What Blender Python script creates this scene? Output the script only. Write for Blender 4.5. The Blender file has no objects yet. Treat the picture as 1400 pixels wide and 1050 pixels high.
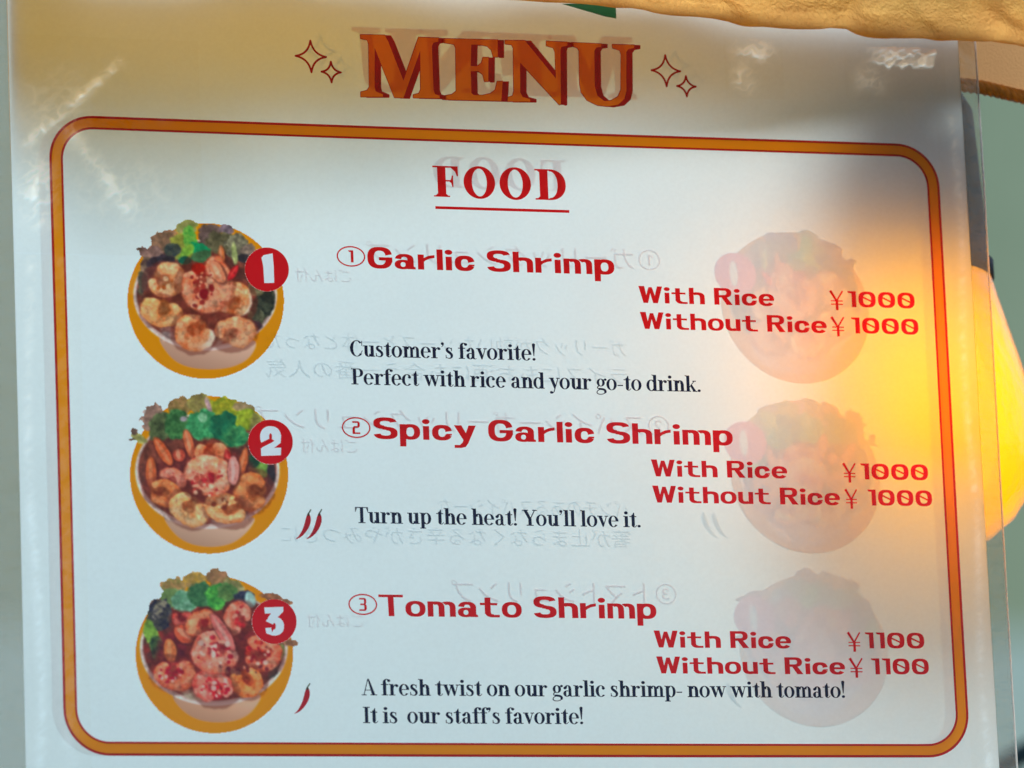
import bpy, math, random
import numpy as np
from mathutils import Vector
from mathutils.geometry import delaunay_2d_cdt

# ------------------------------------------------------------------ camera, sky, sun, exposure
S = bpy.context.scene
C = S.collection
cam_d = bpy.data.cameras.new("camera")
cam = bpy.data.objects.new("camera", cam_d)
C.objects.link(cam)
cam.location = (-0.358655, -1.583661, -0.418618)
cam.rotation_euler = (1.7733577, 0.0402221, -0.2962852)
cam_d.lens = 200.0
cam_d.sensor_width = 36.0
cam_d.clip_start = 0.05
cam_d.clip_end = 100.0
cam_d.dof.use_dof = True
cam_d.dof.focus_distance = 1.70
cam_d.dof.aperture_fstop = 14.0
S.camera = cam

SUN_DIR = Vector((0.08, 0.82, 0.57)).normalized()          # towards the sun, behind the hanging sheet
sun_el = math.asin(SUN_DIR.z)
sun_az = math.atan2(SUN_DIR.x, SUN_DIR.y)
world = bpy.data.worlds.new("World")
S.world = world
world.use_nodes = True
wn = world.node_tree
bg = wn.nodes["Background"]
sky = wn.nodes.new("ShaderNodeTexSky")
sky.sky_type = 'NISHITA'
sky.sun_disc = False
sky.sun_elevation = sun_el
sky.sun_rotation = sun_az
sky.air_density = 1.0
sky.ozone_density = 3.0
sky.dust_density = 1.5
wn.links.new(sky.outputs[0], bg.inputs[0])
bg.inputs[1].default_value = 0.15
sun_d = bpy.data.lights.new("sun", 'SUN')
sun_d.energy = 0.95
sun_d.angle = math.radians(32)
sun_d.color = (0.97, 1.0, 0.99)
sun = bpy.data.objects.new("sun", sun_d)
C.objects.link(sun)
sun.location = (-0.6, 2.0, 1.2)
sun.rotation_euler = SUN_DIR.to_track_quat('Z', 'Y').to_euler()

S.view_settings.view_transform = 'Standard'
S.view_settings.look = 'None'
S.view_settings.gamma = 1.0
S.view_settings.use_curve_mapping = False
S.view_settings.exposure = 0.32
S.render.engine = 'CYCLES'
S.cycles.use_denoising = True
S.cycles.max_bounces = 16
S.cycles.diffuse_bounces = 8
S.cycles.transmission_bounces = 10
S.cycles.transparent_max_bounces = 24
S.cycles.caustics_reflective = False
S.cycles.caustics_refractive = False
S.cycles.sample_clamp_indirect = 8.0

random.seed(4)
rng = np.random.default_rng(11)
MM = 0.001


# ------------------------------------------------------------------ helpers
def lin(c):
    c = np.asarray(c, float) / 255.0
    return np.where(c <= 0.04045, c / 12.92, ((c + 0.055) / 1.055) ** 2.4)


def col4(c):
    a = lin(c)
    return (float(a[0]), float(a[1]), float(a[2]), 1.0)


def tag(o, label, cat, group=None):
    o["label"] = label
    o["category"] = cat
    if group:
        o["group"] = group
    return o


def link(name, verts, faces, mat, parent=None, smooth=False):
    me = bpy.data.meshes.new(name)
    me.from_pydata([tuple(v) for v in verts], [], [tuple(int(i) for i in f) for f in faces])
    if smooth:
        me.polygons.foreach_set("use_smooth", [True] * len(me.polygons))
    me.update()
    me.materials.append(mat)
    o = bpy.data.objects.new(name, me)
    C.objects.link(o)
    if parent is not None:
        o.parent = parent
    return o


def empty(name, loc=(0, 0, 0)):
    o = bpy.data.objects.new(name, None)
    o.empty_display_size = 0.02
    o.location = loc
    C.objects.link(o)
    return o


def vnoise(x, y, seed=0):
    """value noise, numpy"""
    x = np.asarray(x, float)
    y = np.asarray(y, float)
    xi = np.floor(x).astype(np.int64)
    yi = np.floor(y).astype(np.int64)
    fx = x - xi
    fy = y - yi
    fx = fx * fx * (3 - 2 * fx)
    fy = fy * fy * (3 - 2 * fy)

    def h(a, b):
        n = (a * 374761393 + b * 668265263 + seed * 974634777) & 0x7fffffff
        n = ((n ^ (n >> 13)) * 1274126177) & 0x7fffffff
        return ((n ^ (n >> 16)) & 0xffff) / 65535.0
    return (h(xi, yi) * (1 - fx) + h(xi + 1, yi) * fx) * (1 - fy) + (h(xi, yi + 1) * (1 - fx) + h(xi + 1, yi + 1) * fx) * fy


def fbm(x, y, seed=0, o=4):
    v = 0
    a = 0.5
    for k in range(o):
        v = v + a * vnoise(x * 2 ** k, y * 2 ** k, seed + 17 * k)
        a *= 0.5
    return v / (1 - 0.5 ** o)


# ------------------------------------------------------------------ materials
def new_mat(name):
    m = bpy.data.materials.new(name)
    m.use_nodes = True
    nt = m.node_tree
    for n in list(nt.nodes):
        nt.nodes.remove(n)
    out = nt.nodes.new("ShaderNodeOutputMaterial")
    return m, nt, out


def N(nt, t, **kw):
    n = nt.nodes.new(t)
    for k, v in kw.items():
        setattr(n, k, v)
    return n


def laminate_coat(nt, base_socket, out, amount=0.022):
    """the clear film pressed on the sheet: a thin glossy coat, crinkled in places"""
    tc = N(nt, "ShaderNodeTexCoord")
    # soft large waviness everywhere
    n1 = N(nt, "ShaderNodeTexNoise")
    n1.inputs["Scale"].default_value = 18.0
    n1.inputs["Detail"].default_value = 2.0
    nt.links.new(tc.outputs["Object"], n1.inputs["Vector"])
    # fine crinkles with ridges
    n2 = N(nt, "ShaderNodeTexNoise")
    n2.inputs["Scale"].default_value = 130.0
    n2.inputs["Detail"].default_value = 3.0
    n2.inputs["Distortion"].default_value = 0.8
    nt.links.new(tc.outputs["Object"], n2.inputs["Vector"])
    # where the film has lifted and crinkled: near the upper corner by the long edge
    geo_sum = None
    for (cx, cz, r) in ((-0.004, -0.012, 0.030), (0.018, 0.004, 0.022), (0.020, -0.030, 0.024)):
        vm = N(nt, "ShaderNodeVectorMath", operation='DISTANCE')
        vm.inputs[1].default_value = (cx, 0, cz)
        nt.links.new(tc.outputs["Object"], vm.inputs[0])
        mr = N(nt, "ShaderNodeMapRange")
        mr.inputs["From Min"].default_value = r
        mr.inputs["From Max"].default_value = r * 0.2
        mr.inputs["To Min"].default_value = 0.0
        mr.inputs["To Max"].default_value = 1.0
        nt.links.new(vm.outputs["Value"], mr.inputs["Value"])
        if geo_sum is None:
            geo_sum = mr.outputs[0]
        else:
            mx = N(nt, "ShaderNodeMath", operation='MAXIMUM')
            nt.links.new(geo_sum, mx.inputs[0])
            nt.links.new(mr.outputs[0], mx.inputs[1])
            geo_sum = mx.outputs[0]
    mul = N(nt, "ShaderNodeMath", operation='MULTIPLY')
    nt.links.new(n2.outputs["Fac"], mul.inputs[0])
    nt.links.new(geo_sum, mul.inputs[1])
    b1 = N(nt, "ShaderNodeBump")
    b1.inputs["Strength"].default_value = 0.25
    b1.inputs["Distance"].default_value = 0.004
    nt.links.new(n1.outputs["Fac"], b1.inputs["Height"])
    b2 = N(nt, "ShaderNodeBump")
    b2.inputs["Strength"].default_value = 1.0
    b2.inputs["Distance"].default_value = 0.003
    nt.links.new(mul.outputs[0], b2.inputs["Height"])
    nt.links.new(b1.outputs[0], b2.inputs["Normal"])
    gl = N(nt, "ShaderNodeBsdfGlossy")
    gl.inputs["Roughness"].default_value = 0.16
    gl.inputs["Color"].default_value = (1, 1, 1, 1)
    nt.links.new(b2.outputs[0], gl.inputs["Normal"])
    mix = N(nt, "ShaderNodeMixShader")
    mix.inputs[0].default_value = amount
    nt.links.new(base_socket, mix.inputs[1])
    nt.links.new(gl.outputs[0], mix.inputs[2])
    nt.links.new(mix.outputs[0], out.inputs["Surface"])


TRANSLUCENT = 0.92


def sheet_material(name, color=None, attr=None, coat=True, mottled=False, trans=0.97):
    m, nt, out = new_mat(name)
    d = N(nt, "ShaderNodeBsdfDiffuse")
    t = N(nt, "ShaderNodeBsdfTranslucent")
    if attr:
        a = N(nt, "ShaderNodeAttribute", attribute_name=attr)
        nt.links.new(a.outputs["Color"], d.inputs["Color"])
        nt.links.new(a.outputs["Color"], t.inputs["Color"])
    elif mottled:
        tc = N(nt, "ShaderNodeTexCoord")
        mp = N(nt, "ShaderNodeMapping")
        mp.inputs["Scale"].default_value = (1, 1, 1)
        nt.links.new(tc.outputs["Object"], mp.inputs["Vector"])
        n1 = N(nt, "ShaderNodeTexNoise")
        n1.inputs["Scale"].default_value = 900.0
        n1.inputs["Detail"].default_value = 4.0
        n2 = N(nt, "ShaderNodeTexNoise")
        n2.inputs["Scale"].default_value = 22.0
        n2.inputs["Detail"].default_value = 3.0
        nt.links.new(mp.outputs[0], n1.inputs["Vector"])
        nt.links.new(mp.outputs[0], n2.inputs["Vector"])
        ad = N(nt, "ShaderNodeMath", operation='ADD')
        nt.links.new(n1.outputs["Fac"], ad.inputs[0])
        nt.links.new(n2.outputs["Fac"], ad.inputs[1])
        cr = N(nt, "ShaderNodeValToRGB")
        cr.color_ramp.elements[0].position = 0.35
        cr.color_ramp.elements[1].position = 0.65
        k = lin(color)
        cr.color_ramp.elements[0].color = (*(float(v) * 0.95 for v in k), 1)
        cr.color_ramp.elements[1].color = (*(float(v) for v in k), 1)
        hf = N(nt, "ShaderNodeMath", operation='MULTIPLY')
        hf.inputs[1].default_value = 0.5
        nt.links.new(ad.outputs[0], hf.inputs[0])
        nt.links.new(hf.outputs[0], cr.inputs[0])
        nt.links.new(cr.outputs[0], d.inputs["Color"])
        nt.links.new(cr.outputs[0], t.inputs["Color"])
    else:
        d.inputs["Color"].default_value = col4(color)
        t.inputs["Color"].default_value = col4(color)
    mx = N(nt, "ShaderNodeMixShader")
    mx.inputs[0].default_value = trans
    nt.links.new(d.outputs[0], mx.inputs[1])
    nt.links.new(t.outputs[0], mx.inputs[2])
    if coat:
        laminate_coat(nt, mx.outputs[0], out)
    else:
        nt.links.new(mx.outputs[0], out.inputs["Surface"])
    return m


M_paper = sheet_material("paper_white", (229, 246, 248), mottled=True, trans=TRANSLUCENT)
M_red = sheet_material("ink_red", (224, 8, 20))
M_badge = sheet_material("ink_badge_red", (226, 12, 30))
M_white = sheet_material("ink_white", (250, 248, 255))
M_darkred = sheet_material("ink_dark_red", (172, 12, 10))
M_line = sheet_material("ink_line_red", (200, 22, 10))
M_orange = sheet_material("ink_orange", (255, 150, 0))
M_title_orange = sheet_material("ink_title_orange", (240, 120, 8))
M_navy = sheet_material("ink_navy", (26, 30, 58))
M_chili = sheet_material("ink_chili_red", (196, 30, 44))
M_chili_stem = sheet_material("ink_chili_stem", (96, 104, 84))
M_photo = sheet_material("ink_photo", attr="print")
M_ghost_photo = sheet_material("back_ink_photo", attr="print", coat=False, trans=0.9)
M_ghost_red = sheet_material("back_ink_pink", (246, 233, 236), coat=False, trans=0.9)
M_ghost_navy = sheet_material("back_ink_slate", (238, 242, 246), coat=False, trans=0.9)
M_ghost_line = sheet_material("back_ink_line", (244, 216, 208), coat=False, trans=0.9)
M_ghost_frame = sheet_material("back_ink_frame", (253, 246, 246), coat=False, trans=0.9)


def plain(name, c, rough=0.6, noise=0.0, nscale=40, metallic=0.0, bump=0.0):
    m, nt, out = new_mat(name)
    p = N(nt, "ShaderNodeBsdfPrincipled")
    p.inputs["Roughness"].default_value = rough
    p.inputs["Metallic"].default_value = metallic
    if noise or bump:
        tc = N(nt, "ShaderNodeTexCoord")
        n1 = N(nt, "ShaderNodeTexNoise")
        n1.inputs["Scale"].default_value = nscale
        n1.inputs["Detail"].default_value = 5
        nt.links.new(tc.outputs["Object"], n1.inputs["Vector"])
        cr = N(nt, "ShaderNodeValToRGB")
        k = lin(c)
        cr.color_ramp.elements[0].position = 0.3
        cr.color_ramp.elements[1].position = 0.7
        cr.color_ramp.elements[0].color = (*(float(v) * (1 - noise) for v in k), 1)
        cr.color_ramp.elements[1].color = (*(min(1.0, float(v) * (1 + noise)) for v in k), 1)
        nt.links.new(n1.outputs["Fac"], cr.inputs[0])
        nt.links.new(cr.outputs[0], p.inputs["Base Color"])
        if bump:
            b = N(nt, "ShaderNodeBump")
            b.inputs["Strength"].default_value = bump
            b.inputs["Distance"].default_value = 0.002
            nt.links.new(n1.outputs["Fac"], b.inputs["Height"])
            nt.links.new(b.outputs[0], p.inputs["Normal"])
    else:
        p.inputs["Base Color"].default_value = col4(c)
    nt.links.new(p.outputs[0], out.inputs["Surface"])
    return m


def canvas(name, c, trans, weave=1400.0, bump=0.3, end=None):
    """woven tan cloth that lets some light through"""
    m, nt, out = new_mat(name)
    tc = N(nt, "ShaderNodeTexCoord")
    n1 = N(nt, "ShaderNodeTexNoise")
    n1.inputs["Scale"].default_value = 90
    n1.inputs["Detail"].default_value = 6
    nt.links.new(tc.outputs["Object"], n1.inputs["Vector"])
    cr = N(nt, "ShaderNodeValToRGB")
    k = lin(c)
    cr.color_ramp.elements[0].position = 0.3
    cr.color_ramp.elements[1].position = 0.7
    cr.color_ramp.elements[0].color = (*(float(v) * 0.8 for v in k), 1)
    cr.color_ramp.elements[1].color = (*(min(1.0, float(v) * 1.12) for v in k), 1)
    nt.links.new(n1.outputs["Fac"], cr.inputs[0])
    tone = cr.outputs[0]
    if end is not None:                 # the cloth turns a greyer brown towards its far end
        sp = N(nt, "ShaderNodeSeparateXYZ")
        nt.links.new(tc.outputs["Object"], sp.inputs[0])
        mr = N(nt, "ShaderNodeMapRange")
        mr.inputs["From Min"].default_value = -0.05
        mr.inputs["From Max"].default_value = 0.12
        nt.links.new(sp.outputs[0], mr.inputs["Value"])
        mc = N(nt, "ShaderNodeMix", data_type='RGBA')
        nt.links.new(mr.outputs[0], mc.inputs["Factor"])
        nt.links.new(tone, mc.inputs["A"])
        mc.inputs["B"].default_value = col4(end)
        tone = mc.outputs["Result"]
    n3 = N(nt, "ShaderNodeTexNoise")
    n3.inputs["Scale"].default_value = weave
    nt.links.new(tc.outputs["Object"], n3.inputs["Vector"])
    b = N(nt, "ShaderNodeBump")
    b.inputs["Strength"].default_value = bump
    b.inputs["Distance"].default_value = 0.0014
    nt.links.new(n3.outputs["Fac"], b.inputs["Height"])
    d = N(nt, "ShaderNodeBsdfDiffuse")
    t = N(nt, "ShaderNodeBsdfTranslucent")
    for s in (d, t):
        nt.links.new(tone, s.inputs["Color"])
        nt.links.new(b.outputs[0], s.inputs["Normal"])
    mx = N(nt, "ShaderNodeMixShader")
    mx.inputs[0].default_value = trans
    nt.links.new(d.outputs[0], mx.inputs[1])
    nt.links.new(t.outputs[0], mx.inputs[2])
    last = mx
    if end is not None:                 # transparency rises towards the lower edge to soften its shade on the sheet
        at = N(nt, "ShaderNodeAttribute", attribute_name="shade_fade")
        tr = N(nt, "ShaderNodeBsdfTransparent")
        last = N(nt, "ShaderNodeMixShader")
        nt.links.new(at.outputs["Fac"], last.inputs[0])
        nt.links.new(mx.outputs[0], last.inputs[1])
        nt.links.new(tr.outputs[0], last.inputs[2])
    nt.links.new(last.outputs[0], out.inputs["Surface"])
    return m


def clear_film(name, tint=(1, 1, 1), gloss=0.10, rough=0.12, bump=0.0, bscale=300.0, haze=0.0):
    m, nt, out = new_mat(name)
    tr = N(nt, "ShaderNodeBsdfTransparent")
    tr.inputs["Color"].default_value = (*tint, 1)
    gl = N(nt, "ShaderNodeBsdfGlossy")
    gl.inputs["Roughness"].default_value = rough
    lw = N(nt, "ShaderNodeLayerWeight")
    lw.inputs["Blend"].default_value = 0.25
    mr = N(nt, "ShaderNodeMapRange")
    mr.inputs["To Min"].default_value = gloss
    mr.inputs["To Max"].default_value = 0.9
    nt.links.new(lw.outputs["Fresnel"], mr.inputs["Value"])
    if bump:
        tc = N(nt, "ShaderNodeTexCoord")
        n1 = N(nt, "ShaderNodeTexNoise")
        n1.inputs["Scale"].default_value = bscale
        n1.inputs["Detail"].default_value = 4
        nt.links.new(tc.outputs["Object"], n1.inputs["Vector"])
        b = N(nt, "ShaderNodeBump")
        b.inputs["Strength"].default_value = bump
        b.inputs["Distance"].default_value = 0.003
        nt.links.new(n1.outputs["Fac"], b.inputs["Height"])
        nt.links.new(b.outputs[0], gl.inputs["Normal"])
        nt.links.new(b.outputs[0], lw.inputs["Normal"])
    mx = N(nt, "ShaderNodeMixShader")
    nt.links.new(mr.outputs[0], mx.inputs[0])
    nt.links.new(tr.outputs[0], mx.inputs[1])
    nt.links.new(gl.outputs[0], mx.inputs[2])
    last = mx
    if haze:
        t = N(nt, "ShaderNodeBsdfTranslucent")
        d = N(nt, "ShaderNodeBsdfDiffuse")
        t.inputs["Color"].default_value = (0.9, 0.9, 0.9, 1)
        d.inputs["Color"].default_value = (0.9, 0.9, 0.9, 1)
        ad = N(nt, "ShaderNodeMixShader")
        ad.inputs[0].default_value = 0.5
        nt.links.new(t.outputs[0], ad.inputs[1])
        nt.links.new(d.outputs[0], ad.inputs[2])
        m2 = N(nt, "ShaderNodeMixShader")
        m2.inputs[0].default_value = haze
        nt.links.new(mx.outputs[0], m2.inputs[1])
        nt.links.new(ad.outputs[0], m2.inputs[2])
        last = m2
    nt.links.new(last.outputs[0], out.inputs["Surface"])
    return m


# ------------------------------------------------------------------ the setting: pale green wall of the stall
def wall_material():
    m, nt, out = new_mat("green_wall_paint")
    tc = N(nt, "ShaderNodeTexCoord")
    n1 = N(nt, "ShaderNodeTexNoise")
    n1.inputs["Scale"].default_value = 5
    n1.inputs["Detail"].default_value = 6
    nt.links.new(tc.outputs["Object"], n1.inputs["Vector"])
    cr = N(nt, "ShaderNodeValToRGB")
    cr.color_ramp.elements[0].position = 0.3
    cr.color_ramp.elements[1].position = 0.75
    cr.color_ramp.elements[0].color = col4((146, 168, 138))
    cr.color_ramp.elements[1].color = col4((168, 188, 158))
    nt.links.new(n1.outputs["Fac"], cr.inputs[0])
    # lower panel of the wall is a lighter, bluer cloth
    sp = N(nt, "ShaderNodeSeparateXYZ")
    nt.links.new(tc.outputs["Object"], sp.inputs[0])
    mr = N(nt, "ShaderNodeMapRange")
    mr.inputs["From Min"].default_value = 0.03
    mr.inputs["From Max"].default_value = 0.0
    nt.links.new(sp.outputs[2], mr.inputs["Value"])
    mc = N(nt, "ShaderNodeMix", data_type='RGBA')
    nt.links.new(mr.outputs[0], mc.inputs["Factor"])
    nt.links.new(cr.outputs[0], mc.inputs["A"])
    mc.inputs["B"].default_value = col4((186, 214, 204))
    d = N(nt, "ShaderNodeBsdfDiffuse")
    t = N(nt, "ShaderNodeBsdfTranslucent")
    mx = N(nt, "ShaderNodeMixShader")
    mx.inputs[0].default_value = 0.5
    nt.links.new(mc.outputs["Result"], d.inputs["Color"])
    nt.links.new(mc.outputs["Result"], t.inputs["Color"])
    nt.links.new(d.outputs[0], mx.inputs[1])
    nt.links.new(t.outputs[0], mx.inputs[2])
    nt.links.new(mx.outputs[0], out.inputs["Surface"])
    return m


WALL_Y = 1.0
M_wall = wall_material()


def box(name, x0, x1, y0, y1, z0, z1, mat, parent=None):
    v = [(x, y, z) for x in (x0, x1) for y in (y0, y1) for z in (z0, z1)]
    f = [(0, 1, 3, 2), (4, 6, 7, 5), (0, 4, 5, 1), (2, 3, 7, 6), (0, 2, 6, 4), (1, 5, 7, 3)]
    return link(name, v, f, mat, parent)


wv = [(-1.2 + 3.1 * i / 40, WALL_Y + 0.006 * math.sin(i * 0.9), -1.2 + 1.525 * j) for j in (0, 1) for i in range(41)]
wall = link("wall", wv, [(i, i + 1, i + 42, i + 41) for i in range(40)], M_wall, smooth=True)
wall["kind"] = "structure"
wall["label"] = "pale green tarpaulin wall of the stall behind the hanging menu"

# ------------------------------------------------------------------ laminated menu: sheet shape shared by paper and print
PX0, PX1, PZ0, PZ1 = -11.4, 288.0, -376.0, 41.0


def warp(x, z):
    """gentle bow of the hanging sheet (mm), towards +y behind"""
    return 0.55 * math.sin((x * 0.8 + z * 0.35) / 48.0) + 0.35 * math.sin((z - x * 0.3) / 37.0 + 1.2)


def sheet_pt(x, z, off):
    return (x * MM, (warp(x, z) + off) * MM, z * MM)


menu = empty("laminated_menu", (0, 0, 0))
tag(menu, "laminated white food menu sheet with orange rounded frame and three shrimp bowl pictures", "menu")

nx, nz = 72, 100
gv, gf = [], []
for j in range(nz + 1):
    for i in range(nx + 1):
        gv.append(sheet_pt(PX0 + (PX1 - PX0) * i / nx, PZ0 + (PZ1 - PZ0) * j / nz, 0.0))
for j in range(nz):
    for i in range(nx):
        a = j * (nx + 1) + i
        gf.append((a, a + 1, a + nx + 2, a + nx + 1))
link("paper_sheet", gv, gf, M_paper, menu, smooth=True)

# clear film margin round the paper (two pouch walls welded together)
FW = 5.6
M_film = clear_film("clear_laminate_film", tint=(0.92, 0.93, 0.92), gloss=0.05, rough=0.2, bump=0.5, bscale=220, haze=0.10)
M_film_lightened = clear_film("lightened_laminate_film", tint=(0.95, 0.96, 0.95), gloss=0.05, rough=0.3, bump=0.5, bscale=120, haze=0.2)  # haze added to lighten the wall strip seen through this margin
fx0, fx1, fz0, fz1 = PX0 - 9.0, PX1 + FW, PZ0 - 6, PZ1 + 0.9


def film_strip(x0, x1, z0, z1, n, along):
    v, f = [], []
    for k in range(n + 1):
        t = k / n
        for s in (0, 1):
            if along == 'z':
                x = x0 + (x1 - x0) * s
                z = z0 + (z1 - z0) * t
            else:
                x = x0 + (x1 - x0) * t
                z = z0 + (z1 - z0) * s
            p = sheet_pt(x, z, 0)
            v.append((p[0], p[1] - 0.00018, p[2]))
            v.append((p[0], p[1] + 0.00018, p[2]))
    for k in range(n):
        a = 4 * k
        f += [(a, a + 2, a + 6, a + 4), (a + 1, a + 5, a + 7, a + 3), (a, a + 4, a + 5, a + 1), (a + 2, a + 3, a + 7, a + 6)]
    f += [(0, 1, 3, 2), (4 * n, 4 * n + 2, 4 * n + 3, 4 * n + 1)]
    return v, f


for (x0, x1, z0, z1, n, al) in ((PX1 - 0.05, fx1, fz0, fz1, 80, 'z'), (fx0, PX0 + 0.05, fz0, fz1, 80, 'z'),
                                (PX0 + 0.05, PX1 - 0.05, PZ1 - 0.05, fz1, 60, 'x'), (PX0 + 0.05, PX1 - 0.05, fz0, PZ0 + 0.05, 60, 'x')):
    v, f = film_strip(x0, x1, z0, z1, n, al)
    link("film_margin", v, f, M_film if x1 > 0 else M_film_lightened, menu, smooth=False)


# cut edge of the film: pale ribbon imitating the light piped there
def tube(pts, r, n=8, closed_ends=True):
    v, f = [], []
    pts = [Vector(p) for p in pts]
    rr = r if isinstance(r, (list, tuple)) else [r] * len(pts)
    up = None
    for i, p in enumerate(pts):
        d = (pts[min(i + 1, len(pts) - 1)] - pts[max(i - 1, 0)]).normalized()
        if up is None:
            up = d.orthogonal().normalized()
        up = (up - d * up.dot(d)).normalized()
        w = d.cross(up)
        for k in range(n):
            a = 2 * math.pi * k / n
            v.append(tuple(p + (up * math.cos(a) + w * math.sin(a)) * rr[i]))
    for i in range(len(pts) - 1):
        for k in range(n):
            a = i * n + k
            b = i * n + (k + 1) % n
            f.append((a, b, b + n, a + n))
    if closed_ends:
        f.append(tuple(range(n))[::-1])
        f.append(tuple(range((len(pts) - 1) * n, len(pts) * n)))
    return v, f


M_edge = sheet_material("film_cut_edge", (254, 254, 252), coat=False, trans=0.96)  # near-white colour stands in for the bright line of piped light
for xx, nm in ((fx1, "film_edge"), (fx0, "film_edge")):
    v, f = [], []
    for k in range(121):
        z = fz0 + (fz1 - fz0) * k / 120
        w = 0.26 + 0.10 * float(vnoise(k * .35, xx, 4))
        for dx in (-w, w):
            v.append(sheet_pt(xx + dx, z, -0.25))
    for k in range(120):
        f.append((2 * k, 2 * k + 1, 2 * k + 3, 2 * k + 2))
    link(nm, v, f, M_edge, menu)


# ------------------------------------------------------------------ print: union of outline pieces laid on the sheet
def union(polys, minus=()):
    """triangles of all the pieces together, less the pieces in minus"""
    vs, fs = [], []
    cut = set()
    for k_, p in enumerate(list(polys) + list(minus)):
        b = len(vs)
        # drop repeated points
        q = []
        for c in p:
            if not q or abs(c[0] - q[-1][0]) + abs(c[1] - q[-1][1]) > 1e-6:
                q.append(c)
        if len(q) > 2 and abs(q[0][0] - q[-1][0]) + abs(q[0][1] - q[-1][1]) < 1e-6:
            q.pop()
        if len(q) < 3:
            continue
        ar = sum(q[i][0] * q[(i + 1) % len(q)][1] - q[(i + 1) % len(q)][0] * q[i][1] for i in range(len(q)))
        if abs(ar) < 1e-9:
            continue
        if ar < 0:
            q = q[::-1]
        vs += [Vector((float(c[0]), float(c[1]))) for c in q]
        if k_ >= len(polys):
            cut.add(len(fs))
        fs.append(list(range(b, b + len(q))))
    r = delaunay_2d_cdt(vs, [], fs, 0, 1e-5, True)
    V = [(v[0], v[1]) for v in r[0]]
    F = [tuple(t) for t, o in zip(r[2], r[5]) if len(o) and not (cut and cut.intersection(o))]
    return V, F


def se(a, rx, ry, n):
    c, s = math.cos(a), math.sin(a)
    return (rx * math.copysign(abs(c) ** (2 / n), c), ry * math.copysign(abs(s) ** (2 / n), s))


def ring(cx, cy, rx, ry, tx, ty, a0=0, a1=360, n=2.0, k=None):
    k = k or max(6, int(abs(a1 - a0) / 9))
    out = []
    P = []
    for i in range(k + 1):
        a = math.radians(a0 + (a1 - a0) * i / k)
        o = se(a, rx, ry, n)
        q = se(a, max(rx - tx, 1e-3), max(ry - ty, 1e-3), n)
        P.append(((cx + o[0], cy + o[1]), (cx + q[0], cy + q[1])))
    for i in range(k):
        out.append([P[i][0], P[i + 1][0], P[i + 1][1], P[i][1]])
    return out


def rect(x0, y0, x1, y1):
    return [[(x0, y0), (x1, y0), (x1, y1), (x0, y1)]]


def poly(*p):
    return [list(p)]


def disc(cx, cy, r, ry=None, n=18):
    ry = ry or r
    return [[(cx + r * math.cos(2 * math.pi * i / n), cy + ry * math.sin(2 * math.pi * i / n)) for i in range(n)]]


def stroke(pts, w, cap=True, joints=True):
    ws = w if isinstance(w, (list, tuple)) else [w] * len(pts)
    out = []
    for i in range(len(pts) - 1):
        (x0, y0), (x1, y1) = pts[i], pts[i + 1]
        L = math.hypot(x1 - x0, y1 - y0) or 1e-6
        nx_, ny_ = -(y1 - y0) / L, (x1 - x0) / L
        a, b = ws[i] / 2, ws[i + 1] / 2
        out.append([(x0 + nx_ * a, y0 + ny_ * a), (x0 - nx_ * a, y0 - ny_ * a), (x1 - nx_ * b, y1 - ny_ * b), (x1 + nx_ * b, y1 + ny_ * b)])
    if joints:
        for i, (x, y) in enumerate(pts):
            if not cap and i in (0, len(pts) - 1):
                continue
            out += disc(x, y, ws[i] / 2, n=10)
    return out


def bez(p0, p1, p2, p3, n=12):
    r = []
    for i in range(n + 1):
        t = i / n
        u = 1 - t
        r.append(tuple(u ** 3 * a + 3 * u * u * t * b + 3 * u * t * t * c + t ** 3 * d for a, b, c, d in zip(p0, p1, p2, p3)))
    return r


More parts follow.
